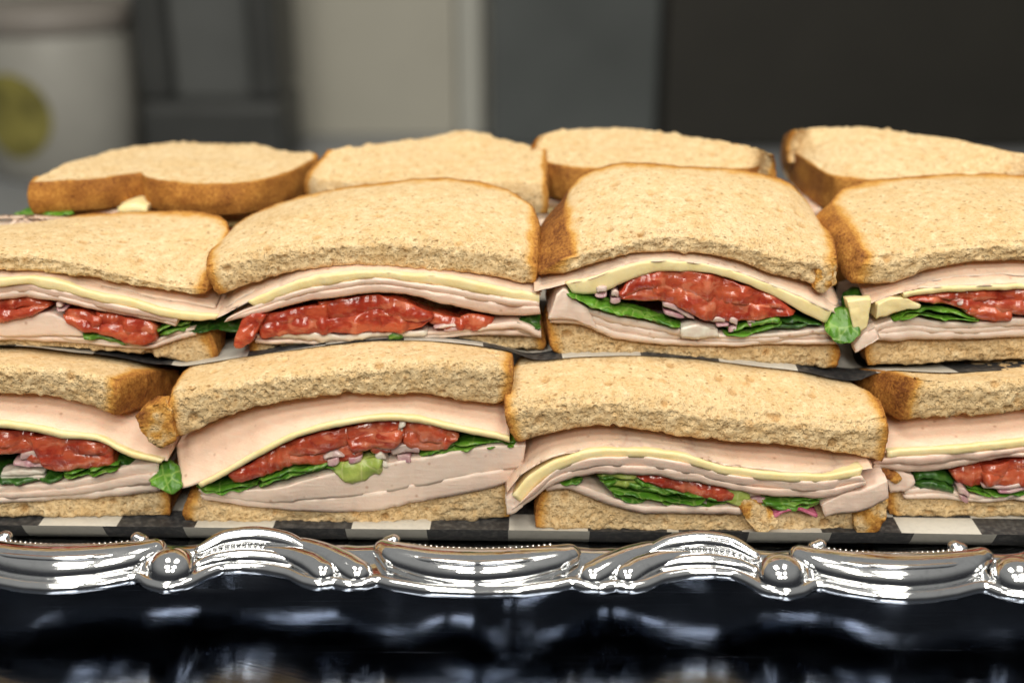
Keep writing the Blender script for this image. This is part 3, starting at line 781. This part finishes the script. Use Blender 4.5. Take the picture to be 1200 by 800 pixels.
layer('pickle_slice', s, M_LETY, '385,548 405,541 430,538 450,536', '398,562 412,567 432,560 448,553', Y, -3, -3.4, depth=14, bulge=1.5, amp=.5, res=.7, ends=2)
lettuce(s, '228,569 260,570 300,566', '232,577 260,580 300,575', Y, -3.4)
lettuce(s, '300,564 330,553 370,545 395,541', '303,572 330,563 370,556 395,552', Y, -2.6, 2)
lettuce(s, '490,533 530,522 570,517 606,515', '494,540 530,531 570,526 604,524', Y, -2.2, 2)
leaf(s, '174,560 184,546 198,540 208,548', '176,566 190,573 204,576 212,570', Y, -3)
stack('turkey_slice', s, M_TURKEYP, '232,575 300,574 330,570 380,557 440,545 500,535 560,525 616,521', '240,585 300,593 340,596 400,598 450,593 500,583 550,574 610,560', Y, 2, -2.5, -1.5)
bread('bottom_bread_slice', s, '222,581 260,589 330,595 400,597 450,592 550,573 600,564', '217,611 300,613 400,613 500,613 597,608', Y + .5, rz=12, th=11, dome=0, rough=1.35)
rebase(s)

# --- third from left
Y = -5.
s = sandwich('wide bottom row sandwich half second from right, red onion ring under thick turkey', 65, 28, 0)
bread('top_bread_slice', s, '592,480 610,474 640,471 700,467 760,471 820,480 880,487 940,492 1000,497 1040,490', '606,519 640,510 690,500 720,500 760,506 800,512 860,518 920,522 970,528 1000,532 1034,542', Y, rz=[50, 54, 54, 53, 50, 40], dome=4.5, th=14, plan=.5)
layer('turkey_slice', s, M_TURKEY, '604,560 612,532 640,509 690,499 720,499 760,505 800,511 860,517 920,521 970,527 1020,536', '592,580 612,556 645,537 690,527 740,525 800,532 850,545 910,552 970,555 1022,548', Y, 11, -4.5, jit=.6)
layer('cheese_slice', s, M_CHEESE, '600,580 620,558 650,540 690,527 740,525 800,532 850,546 910,553 970,555 1012,548', '612,590 630,568 655,551 690,538 740,535 800,542 850,556 910,563 970,564 1008,558', Y, -5.4, -5.4, jit=.5, rise=-8)
stack('turkey_slice', s, M_HAM, '612,586 632,566 655,550 690,537 740,534 800,541 850,555 910,562 970,563 1010,557', '596,603 625,585 648,567 690,555 740,553 800,561 860,573 920,581 970,581 1012,566', Y, 2, -5.4, -4, rise=-8)
layer('turkey_slice', s, M_TURKEYP, '592,582 606,576 616,580', '594,604 604,600 612,594', Y, -4, -5, depth=8, amp=.5, res=.7)
lettuce(s, '655,566 668,562 682,561', '660,571 672,570 684,567', Y, -2.5)
lettuce(s, '700,560 730,556 765,566 800,576 855,582', '712,572 728,588 770,592 810,593 856,590', Y, -1.5, 4)
lettuce(s, '700,560 720,554 745,556', '715,572 740,572 760,570', Y, -2.6, 2, M_LETY)
tomato(s, '742,556 780,557 820,566 866,574', '758,566 800,578 830,585 864,587', Y, -3, amp=.2, rise=-8)
layer('tomato_slice', s, M_LETY, '845,570 862,572 878,578', '850,588 866,592 880,590', Y, -2.5, -2.5, depth=10, amp=.4, res=.7)
onion(s, '868,576 885,574 902,580', '872,590 888,592 902,592', Y, -2.8)
lettuce(s, '892,580 930,583 968,582', '892,597 930,598 966,593', Y, -2.4, 3)
layer('turkey_slice', s, M_TURKEYP, '640,570 665,566 690,572 720,585 750,592 800,594 870,594', '640,575 665,573 690,582 720,594 750,600 800,602 870,602', Y, -2.6, -2.2)
layer('turkey_slice', s, M_TURKEYP, '962,592 990,580 1020,570 1041,563', '968,606 1000,600 1025,594 1042,584', Y, -5, -5, depth=30, amp=.3)
layer('onion_ring', s, M_ONIONR, '905,603 915,597 935,595 958,602', '907,607 917,600.5 935,598.5 956,606', Y, -3.5, -3.5, depth=5, bulge=.5, amp=.1, res=.7, nv=5)
bread('bottom_bread_slice', s, '636,577 660,573 690,581 725,595 800,601 870,601 930,602 975,602 1030,590', '627,619 700,622 800,624 860,626 950,624 1000,630 1020,631 1034,612', Y + .5, rz=11, th=10, dome=0, rough=1.35)
crumb_lump(s, '864,592 874,584 886,588 908,603', '872,606 884,619 896,624 912,613', Y, -4, 5, .3)
crumb_lump(s, '1000,606 1015,596 1030,588 1041,586', '1004,628 1016,632 1030,622 1040,606', Y, -3, 10, .4)
rebase(s)

# --- right, cut by the picture edge
Y = 3.
s = sandwich('bottom row sandwich half at the right edge, brown crust end showing', 190, 30, 0)
bread('top_bread_slice', s, '1074,444 1100,447 1140,448 1200,444 1280,440 1350,440', '1060,493 1100,488 1140,487 1170,484 1200,481 1280,476 1350,474', Y, RT='984,432 1010,426 1060,419 1120,412 1180,408 1260,404', dome=2, th=14)
layer('turkey_slice', s, M_TURKEY, '1042,500 1070,491 1100,486 1140,485 1200,479 1350,472', '1034,531 1080,526 1130,522 1200,516 1350,510', Y, 10, -3.5, jit=.5)
layer('cheese_slice', s, M_CHEESE, '1040,528 1080,525 1130,521 1200,515 1350,509', '1040,536 1080,534 1130,530 1200,524 1350,518', Y, -4.3, -4.3, rise=-8)
stack('turkey_slice', s, M_HAM, '1028,537 1080,533 1130,530 1200,524 1350,518', '1022,548 1080,552 1140,543 1200,533 1350,530', Y, 2, -4.3, -3.2, rise=-8)
tomato(s, '1112,552 1135,546 1165,543', '1120,566 1140,570 1168,562', Y, -1, rise=-8)
tomato(s, '1150,545 1180,540 1230,536 1290,536', '1155,566 1185,570 1230,564 1290,562', Y, -2, rise=-8)
onion(s, '1150,566 1180,568 1215,562', '1152,574 1180,578 1215,572', Y, -2.5)
onion(s, '1124,575 1130,572 1138,576', '1126,590 1132,592 1138,588', Y, -3)
lettuce(s, '1072,556 1095,552 1120,566', '1072,574 1095,575 1120,580', Y, -1, 2, M_LETD)
lettuce(s, '1130,570 1170,576 1230,572 1290,570', '1135,577 1170,583 1230,580 1290,578', Y, -1.5, 2)
layer('turkey_slice', s, M_TURKEYP, '1036,552 1055,553 1070,557', '1044,578 1060,576 1072,566', Y, -2, -3, depth=25, amp=.4)
crumb_lump(s, '1034,549 1046,552 1056,557', '1038,560 1050,567 1058,563', Y, -3.5, 5, .6)
stack('turkey_slice', s, M_TURKEYP, '1060,574 1100,570 1140,580 1200,579 1350,578', '1060,584 1100,582 1140,588 1200,586 1350,586', Y, 2, -1.5, -1)
bread('bottom_bread_slice', s, '1042,577 1080,576 1110,577 1140,586 1200,586 1350,585', '1044,605 1100,607 1130,606 1200,604 1350,602', Y + .5, rz=12, th=11, dome=0, rough=1.35)
rebase(s)

# ------------------------------------------------------------------ checked paper between the two tiers
bpy.context.view_layer.update()
hx0, hx1, hy0, hy1, hs = -240, 240, 6, 190, 4.0
nx, ny = int((hx1 - hx0) / hs), int((hy1 - hy0) / hs)
H = np.full((nx, ny), -1.)
for o in bpy.data.objects:
    if o.name.startswith('top_bread_slice'):
        c = np.empty(len(o.data.vertices) * 3, np.float32); o.data.vertices.foreach_get('co', c); c = c.reshape(-1, 3) / MM
        i = ((c[:, 0] - hx0) / hs).astype(int); j = ((c[:, 1] - hy0) / hs).astype(int)
        m = (i >= 0) & (i < nx) & (j >= 0) & (j < ny); np.maximum.at(H, (i[m], j[m]), c[m, 2])
H[H < 40] = 51.0
H[:, int((58 - hy0) / hs):] = 53.5
for _ in range(3):
    Q = np.pad(H, 1, mode='edge'); H2 = (Q[:-2, 1:-1] + Q[2:, 1:-1] + Q[1:-1, :-2] + Q[1:-1, 2:] + 2 * H) / 6
    H = np.maximum(H, H2) * .5 + H2 * .5
def tierz(x, y):
    fx = np.clip((x - hx0) / hs - .5, 0, nx - 1.001); fy = np.clip((y - hy0) / hs - .5, 0, ny - 1.001)
    i, j = fx.astype(int), fy.astype(int); a, b = fx - i, fy - j
    i2, j2 = np.minimum(i + 1, nx - 1), np.minimum(j + 1, ny - 1)
    z = H[i, j] * (1 - a) * (1 - b) + H[i2, j] * a * (1 - b) + H[i, j2] * (1 - a) * b + H[i2, j2] * a * b
    return z + .5 + .3 * fbm(np.stack([x, y, x * 0], 1), 25., 11, 2)
def ragged(v):
    o = v.copy(); t = np.clip((40 - v[:, 1]) / 25, 0, 1)
    o[:, 1] += t * fbm(np.stack([v[:, 0], v[:, 0] * 0, v[:, 0] * 0], 1), 45., 3, 2) * 2.5; return yawf(o)
pb = grid('checked_paper', -230, 230, 19.3, 176, 200, 80, tierz, mat_paper(-3.0, 9., 3., 27.5), xyf=ragged)
pb['label'] = 'black and white checked paper sheet between the lower and upper sandwiches'; pb['category'] = 'deli paper'; pb['group'] = 'checked paper sheets'
# ------------------------------------------------------------------ upper row
Y = 25.
s = sandwich('upper front sandwich half at the left edge, tomato lumps and dark lettuce at its right', -165, 55, 56)
bread('top_bread_slice', s, '-140,300 -60,296 0,295 40,297 80,303 120,313 160,324 200,333 238,336', '-140,320 -60,316 0,316 60,320 110,325 150,333 190,340 225,346 239,346', Y, RT='-90,270 0,261 60,255 120,250 190,247 240,249 264,258 268,274', depth=55, dome=2, plan=.45)
stack('turkey_slice', s, M_TURKEY, '-140,318 -60,314 0,314 60,319 110,324 150,332 200,342 250,352', '-140,330 -60,326 0,326 30,325 60,328 100,341 150,351 200,364 257,370', Y, 2, 6, -3, rise=6)
layer('cheese_slice', s, M_CHEESE, '-140,328 -60,325 0,325 30,324 60,327 100,340 150,350 200,363 256,369', '-140,338 -60,336 0,335 30,333 70,342 120,354 160,362 210,374 252,375', Y, -3.6, -3.8, rise=-8)
stack('turkey_slice', s, M_HAM, '-140,337 -60,335 0,334 30,332 70,341 120,353 160,361 208,373', '-140,354 -60,352 0,350 30,348 70,353 120,365 170,374 206,383', Y, 2, -3.8, -3, rise=-8)
tomato(s, '-80,352 -30,346 10,347 40,349 58,357', '-80,374 -30,378 10,376 35,370 56,361', Y, -2, rise=-8)
tomato(s, '72,363 100,364 120,369', '76,378 96,388 122,391', Y, -2.5, rise=-8)
tomato(s, '112,368 140,371 168,374 183,384', '112,391 140,397 165,404 181,402', Y, -3, rise=-8)
onion(s, '60,357 68,355 76,360', '62,365 70,367 77,364', Y, -3)
layer('turkey_slice', s, M_TURKEYP, '-140,372 -60,374 0,374 30,369 60,367 95,384', '-140,394 -60,394 0,394 40,394 70,393 100,394', Y, -1, -1.5)
lettuce(s, '95,390 120,393 150,399', '97,396 120,402 150,406', Y, -3, 1)
leaf(s, '184,386 205,377 240,372 288,363', '186,396 210,390 245,388 286,389', Y, 1, M_LETD)
lettuce(s, '182,386 200,381 222,379', '184,395 200,392 220,388', Y, -2, 2)
stack('turkey_slice', s, M_TURKEYP, '-140,390 -60,390 0,391 60,392 110,397 170,402 205,388 228,384', '-140,397 -60,397 0,398 60,400 110,404 170,409 205,398 228,392', Y, 2, -1, -.5)
bread('bottom_bread_slice', s, '-140,394 -60,394 0,395 60,398 110,401 170,402 210,390 240,381', '-140,408 -60,406 0,406 60,408 150,413 220,424 256,427', Y + 1, rz=64, th=9, dome=0, rough=1.35)
rebase(s)

Y = 24.
s = sandwich('upper front sandwich half second from left, tomato edge hanging out at its left', -48, 54, 56)
bread('top_bread_slice', s, '242,313 270,303 320,291 380,285 440,281 500,283 560,289 600,296 627,308', '256,347 280,338 320,325 350,318 400,312 450,312 500,316 550,320 590,326 610,332 627,333', Y, RT='262,285 275,264 300,248 340,233 400,220 470,211 520,208 560,212 598,223 625,243', depth=57, dome=2.5, plan=.42)
stack('turkey_slice', s, M_TURKEY, '258,362 280,342 320,325 350,317 400,311 450,311 500,315 550,319 632,338', '254,372 300,349 340,331 380,321 430,318 480,321 540,327 634,347', Y, 2, 6, -3, rise=10)
layer('cheese_slice', s, M_CHEESE, '290,353 340,331 380,321 430,317 480,320 540,326 632,346', '300,360 350,340 400,331 440,326 500,333 560,343 632,356', Y, -3.6, -3.6, rise=-8)
stack('turkey_slice', s, M_HAM, '268,371 300,358 350,340 400,331 440,326 500,333 560,343 632,354', '262,377 300,368 350,354 400,346 440,342 480,344 520,355 560,364 600,369 634,367', Y, 2, -3.7, -3, rise=-8)
tomato(s, '286,369 300,367 312,368', '273,404 284,406 297,398', Y, -5, rise=-8)
tomato(s, '300,370 345,361 385,356', '302,397 345,391 385,391', Y, -2.5, rise=-8)
tomato(s, '372,356 400,351 440,346 475,352 506,366', '375,391 410,391 450,389 490,386 508,376', Y, -3, rise=-8)
tomato(s, '500,366 520,368 546,372', '502,380 520,385 545,384', Y, -2, rise=-8)
tomato(s, '538,370 555,368 580,373', '540,384 556,387 578,382', Y, -2.5, rise=-8)
layer('dressing', s, M_CREAM, '318,390 360,388 400,393 440,389 500,388', '322,396 360,398 400,400 440,395 500,393', Y, -2.5, -2.5, amp=.5, depth=20)
onion(s, '508,381 525,378 545,380', '510,388 525,390 545,388', Y, -3)
leaf(s, '612,372 620,362 628,362 634,370', '604,378 618,386 628,388 634,384', Y, -2, M_LETD)
layer('turkey_slice', s, M_TURKEYP, '560,383 585,378 610,377 634,388', '560,388 585,386 610,386 634,396', Y, -3, -3, depth=25)
stack('turkey_slice', s, M_TURKEYP, '300,393 340,393 400,396 460,392 520,388 560,382 600,380 630,388', '300,402 340,402 400,402 460,399 520,396 560,392 600,392 630,396', Y, 2, -1.5, -1)
lettuce(s, '455,393 464,391 474,394', '455,399 464,402 474,399', Y, -3.5, 1)
bread('bottom_bread_slice', s, '296,398 340,396 400,397 440,395 480,395 520,394 600,388 634,390', '296,428 340,420 400,414 470,412 560,410 636,410', Y + 1, rz=66, th=10, dome=0, rough=1.35)
rebase(s)

Y = 21.
s = sandwich('upper front sandwich half right of centre, dark brown left crust and thick tomato', 62, 52, 56)
bread('top_bread_slice', s, '670,299 690,293 715,287 740,280 780,274 830,277 880,286 930,300 980,303', '664,323 672,321 682,317 700,308 740,297 780,295 830,298 870,308 900,320 940,330 970,338', Y, RT='662,236 668,220 680,207 695,199 722,192 760,192 800,196 850,198 890,202 925,214 948,240 958,262', depth=57, dome=3.0, plan=.30, crust=(1, 1, 1, 0), flare=(9.5, 0), dark=.16)
crumb_lump(s, '958,316 968,306 982,302', '952,338 966,344 980,332', Y, -1, 8, .35)
stack('turkey_slice', s, M_TURKEY, '632,325 660,324 700,308 740,296 780,294 830,297 870,307 900,319 940,330 982,350', '628,342 660,334 700,324 740,309 780,305 830,310 870,321 900,333 940,349 983,370', Y, 2, 6, -2.5, rise=10)
layer('cheese_slice', s, M_CHEESE, '662,331 700,323 740,309 780,305 830,310 870,321 900,333 940,349 975,365', '672,345 705,343 740,327 775,318 830,320 870,331 900,344 940,365 968,379', Y, -2.8, -2.8, rise=-8)
tomato(s, '724,343 740,328 752,319 770,322', '728,351 745,353 760,354 776,350', Y, -3.2, rise=-8)
tomato(s, '756,320 790,316 830,321 880,337 912,350 932,364', '768,351 795,360 825,373 860,376 900,373 930,369', Y, -2.6, amp=.6, rise=-8)
onion(s, '694,341 702,335 714,337', '695,348 704,351 713,348', Y, -3.4)
onion(s, '715,345 722,340 730,346', '713,354 722,358 730,355', Y, -3.4)
onion(s, '770,356 790,358 814,370', '772,364 790,373 816,379', Y, -3)
onion(s, '832,374 845,372 858,375', '832,382 845,384 858,383', Y, -3)
onion(s, '852,375 860,372 870,376', '852,388 860,390 868,386', Y, -3.5)
onion(s, '874,376 880,373 885,375', '876,382 880,384 885,380', Y, -3.5)
leaf(s, '661,337 680,338 700,348 725,353 760,364 800,379', '666,348 685,356 705,363 730,370 765,377 798,384', Y, -3.5)
lettuce(s, '846,386 870,384 890,376 915,372', '850,394 872,394 895,390 918,384', Y, -3.4, 2)
lettuce(s, '900,375 930,372 965,378', '900,388 930,386 962,383', Y, -2, 2, M_LETD)
layer('turkey_slice', s, M_CREAM, '798,384 815,380 842,386', '796,396 815,396 842,394', Y, -3.8, -3.8, depth=12, amp=.4)
layer('turkey_slice', s, M_TURKEYP, '652,346 662,338 672,350 690,362', '642,374 660,374 680,378 700,386', Y, -3, -4, depth=30, amp=.3)
stack('turkey_slice', s, M_TURKEYP, '655,355 690,362 740,375 800,386 860,393 910,390 978,384', '643,376 680,380 715,393 770,402 830,405 900,403 982,402', Y, 3, -3, -1.5)
bread('bottom_bread_slice', s, '643,376 680,381 715,393 770,401 830,404 900,402 980,402', '650,412 668,420 715,419 780,422 850,424 980,432', Y + .5, rz=66, th=10, dome=0, rough=1.35)
rebase(s)

Y = 22.
s = sandwich('upper front sandwich half at the right edge, bits of cheese at its left end', 168, 53, 56)
bread('top_bread_slice', s, '1016,303 1060,299 1100,291 1150,286 1200,283 1280,284 1340,290', '1018,333 1050,330 1090,316 1130,309 1200,306 1280,308 1340,314', Y, RT='972,240 986,223 1014,212 1060,207 1100,204 1150,203 1200,206 1260,214', depth=57, dome=2.5, plan=.32, flare=(6, 0))
stack('turkey_slice', s, M_TURKEY, '1018,350 1040,334 1090,317 1130,309 1200,306 1340,314', '1016,358 1060,341 1110,335 1150,334 1200,333 1340,338', Y, 2, 6, -3, rise=10)
layer('cheese_slice', s, M_CHEESE, '1058,342 1110,335 1150,334 1200,333 1340,338', '1058,348 1110,342 1150,340 1200,339 1340,344', Y, -3, -3, rise=-8)
layer('cheese_slice', s, M_CHEESE, '992,352 1006,350 1022,350', '1000,384 1008,388 1016,384', Y, -5, -6, depth=4, amp=.3, res=.7, nv=4)
layer('cheese_slice', s, M_CHEESE, '1028,356 1045,349 1062,350 1080,358', '1026,374 1045,368 1062,364 1078,362', Y, -4, -4, depth=14, amp=.3, res=.7)
tomato(s, '1062,347 1090,342 1130,340 1200,338 1300,340', '1068,353 1100,356 1130,362 1200,368 1300,368', Y, -2, rise=-8)
tomato(s, '1125,356 1150,358 1185,362', '1128,366 1150,373 1185,374', Y, -3, rise=-8)
onion(s, '1122,354 1130,352 1140,356', '1126,364 1136,368 1142,366', Y, -4)
leaf(s, '967,378 976,364 992,360 1008,368', '968,388 978,400 994,402 1008,394', Y, -7)
leaf(s, '990,345 1000,340 1018,342', '988,366 1000,372 1018,366', Y, 4, M_LETD)
lettuce(s, '1046,372 1080,362 1120,366 1150,374', '1048,378 1080,372 1120,377 1150,380', Y, -3, 2)
layer('turkey_slice', s, M_TURKEYP, '1000,404 1010,392 1026,382', '1002,412 1012,408 1032,396', Y, -4, -5, depth=4, amp=.3, res=.7)
stack('turkey_slice', s, M_TURKEYP, '1022,382 1060,373 1110,377 1150,378 1200,373 1340,376', '1020,398 1060,397 1110,396 1150,396 1200,394 1340,396', Y, 3, -2.5, -1.5)
bread('bottom_bread_slice', s, '1017,399 1060,398 1110,397 1150,397 1200,394 1340,396', '1017,430 1060,428 1120,425 1200,421 1340,424', Y + 1, rz=66, th=10, dome=0, rough=1.35)
rebase(s)

# ------------------------------------------------------------------ upper back row: top slices seen from above, lying level
def flat_bread(name, parent, FT, RT, zt, zr, th=13., crust=(1, 1, 1, 0), res=.9, bump=None):
    seed = nseed(); FT, RT = P(FT), P(RT)
    W = (max(FT[:, 0].max(), RT[:, 0].max()) - min(FT[:, 0].min(), RT[:, 0].min())) / 3.0
    nu = int(W / res); nv = int(55 / res); nw = int(th / res)
    I, J, K, F = cuboid(nu, nv, nw); uu = np.arange(nu + 1) / nu
    a, b = curve(FT, uu), curve(RT, uu)
    ax, ay = unproj_z(a[:, 0], a[:, 1], zt); bx, by = unproj_z(b[:, 0], b[:, 1], zr)
    v, w = J / nv, K / nw
    X = ax[I] + (bx[I] - ax[I]) * v; Yy = ay[I] + (by[I] - ay[I]) * v
    Z = zt + (zr - zt) * v - th + th * w
    prof = 1 - (2 * w - 1) ** 2; s_ = 2 * I / nu - 1
    X += np.sign(s_) * np.abs(s_) ** 14 * 1.3 * prof; Yy += (v ** 16 - (1 - v) ** 16) * 1.2 * prof
    pos = np.stack([X, Yy, Z], 1)
    if bump is not None:
        bxw, byw, br, bh = bump; pos[:, 2] += bh * np.exp(-((X - bxw) ** 2 + (Yy - byw) ** 2) / br ** 2) * w
    big = 99.; dl, dr, db, df = I / nu * W, (1 - I / nu) * W, (1 - v) * 52, v * 52
    d = np.minimum.reduce([q if c else q * 0 + big for q, c in zip((dl, dr, db, df), crust)])
    nz = fbm(pos, 6., seed, 3)
    side = ((I == 0) & bool(crust[0])) | ((I == nu) & bool(crust[1])) | ((J == nv) & bool(crust[2])) | ((J == 0) & bool(crust[3]))
    cr = np.where(side, np.clip(.76 + .16 * nz, .4, 1), sstep(3.0, .2, d + nz * .6) * .7)
    me = mesh_from(name, pos, F); n = normals(me); soft = 1 - np.clip(cr * 1.2, 0, 1)
    pit = sstep(.42, .12, worley(pos, 3.1, seed)); cutr = (n[:, 1] > .4) & (not crust[2])
    disp = soft * (fbm(pos, 2.4, seed + 2, 3) * (.18 + .7 * cutr) - pit * .4) + (1 - soft) * fbm(pos, 5., seed + 3, 3) * .3 + fbm(pos, 14., seed + 4, 2) * .5
    set_co(me, pos + n * disp[:, None]); attr(me, 'crust', cr); attr(me, 'pit', pit * soft * .5); attr(me, 'cut', np.clip(cutr, 0, 1))
    return link(name, me, M_BREAD, parent)
def world_layer(name, parent, mat, x0, x1, y0, depth, z0, z1, **kw):
    """layer() from world measures"""
    xs = np.linspace(x0, x1, 6)
    T = np.stack(proj(xs, y0, z1), 1); B = np.stack(proj(xs, y0, z0), 1)
    return layer(name, parent, mat, T, B, y0, depth=depth, **kw)
def filling(s, x0, x1, y0, depth, z0, z1):
    """what lies under a back row top slice: turkey, cheese, lettuce and the lower slice"""
    o = world_layer('bottom_bread_slice', s, M_BREAD, x0, x1, y0, depth, z0, z0 + 11, amp=.4, res=1.6)
    attr(o.data, 'crust', np.full(len(o.data.vertices), .75)); attr(o.data, 'pit', np.zeros(len(o.data.vertices))); attr(o.data, 'cut', np.zeros(len(o.data.vertices)))
    h = (z1 - z0 - 11)
    world_layer('turkey_slice', s, M_TURKEYP, x0 + 1, x1 - 1, y0 + 1, depth - 2, z0 + 11.2, z0 + 11 + h * .3, res=1.8)
    world_layer('lettuce_leaf', s, M_LET, x0 + 2, x1 - 2, y0 + 1, depth - 2, z0 + 11 + h * .32, z0 + 11 + h * .42, res=1.8, crumple=.6)
    world_layer('tomato_slice', s, M_TOMATO, x0 + 10, x1 - 10, y0 + 4, depth - 8, z0 + 11 + h * .45, z0 + 11 + h * .68, res=1.8, amp=.5)
    world_layer('cheese_slice', s, M_CHEESE, x0 + 2, x1 - 2, y0 + 1, depth - 3, z0 + 11 + h * .70, z0 + 11 + h * .8, res=1.8)
    world_layer('turkey_slice', s, M_TURKEY, x0 + 1, x1 - 1, y0 + 2, depth - 3, z0 + 11 + h * .81, z1, res=1.8)

s = sandwich('back row sandwich half at left, notched golden crust facing forward', -135, 118, 56)
flat_bread('top_bread_slice', s, '36,214 60,213 100,210 135,207 160,203.5 166,203 172,208 200,213 250,216 300,212 340,201 372,184', '40,208 60,200 100,184 150,173 200,167 250,166.5 300,170 340,177 371,181', 101., 101., 12.5, (1, 1, 0, 1))
filling(s, -184, -92, 90, 52, 55.5, 87.5)
leaf(s, '4,262 24,248 45,240 82,245', '6,266 28,262 50,258 84,252', 86, -4)
layer('cheese_slice', s, M_CHEESE, '138,243 155,239 172,242', '138,250 155,250 172,250', 86, -2, -3, depth=20, amp=.3)
rebase(s)
s = sandwich('back row sandwich half second from left, torn crumb ridge along its far edge', -45, 120, 56)
xb_, yb_ = unproj_z(556, 164, 106)
flat_bread('top_bread_slice', s, '360,203 375,209 420,211 520,211 580,212 640,214', '384,177 400,174 430,170 480,164 520,161 560,161 600,166 640,174', 100., 106., 13, (1, 1, 0, 0), bump=(float(xb_) - 4, float(yb_), 12., 3.2))
filling(s, -78, -2, 90, 44, 55.5, 86.5)
rebase(s)
s = sandwich('back row sandwich half right of centre, rounded crust at both ends', 60, 118, 56)
flat_bread('top_bread_slice', s, '619,177 632,187 660,195 700,198 800,199 860,198 885,196 904,192', '627,163 640,156 660,152 690,150 740,150 790,156 840,164 880,172 907,181', 103., 110., 14, (1, 1, 0, 1))
filling(s, 2, 90, 104, 38, 55.5, 88.5)
rebase(s)
s = sandwich('back row sandwich half at the right edge of the picture, brown left crust', 165, 118, 56)
flat_bread('top_bread_slice', s, '919,159 926,172 942,186 972,205 1000,210 1060,212 1180,212 1280,212', '927,153 945,151 980,150 1040,152 1100,160 1150,170 1200,180 1290,196', 102., 112., 14, (1, 1, 0, 1))
filling(s, 116, 214, 92, 38, 55.5, 87.5)
leaf(s, '1190,205 1200,194 1216,196', '1194,212 1204,214 1218,210', 110, -2)
rebase(s)

# sandwiches of the lower tier that carry the back row
for k, (x0, x1) in enumerate(((-222, -122), (-112, -10), (2, 106), (116, 222))):
    s = sandwich(['first', 'second', 'third', 'fourth'][k] + ' lower tier sandwich from left, behind the front row', (x0 + x1) / 2, 105, 0)
    xs = np.linspace(x0, x1, 6)
    T = np.stack(proj(xs, 72., 52.), 1); B = np.stack(proj(xs, 72., 40.), 1)
    o = world_layer('top_bread_slice', s, M_BREAD, x0, x1, 72, 56, 40, 51.5, amp=.4, res=1.8)
    attr(o.data, 'crust', np.full(len(o.data.vertices), .6)); attr(o.data, 'pit', np.zeros(len(o.data.vertices))); attr(o.data, 'cut', np.zeros(len(o.data.vertices)))
    filling(s, x0, x1, 72, 56, .8, 40)
    rebase(s)
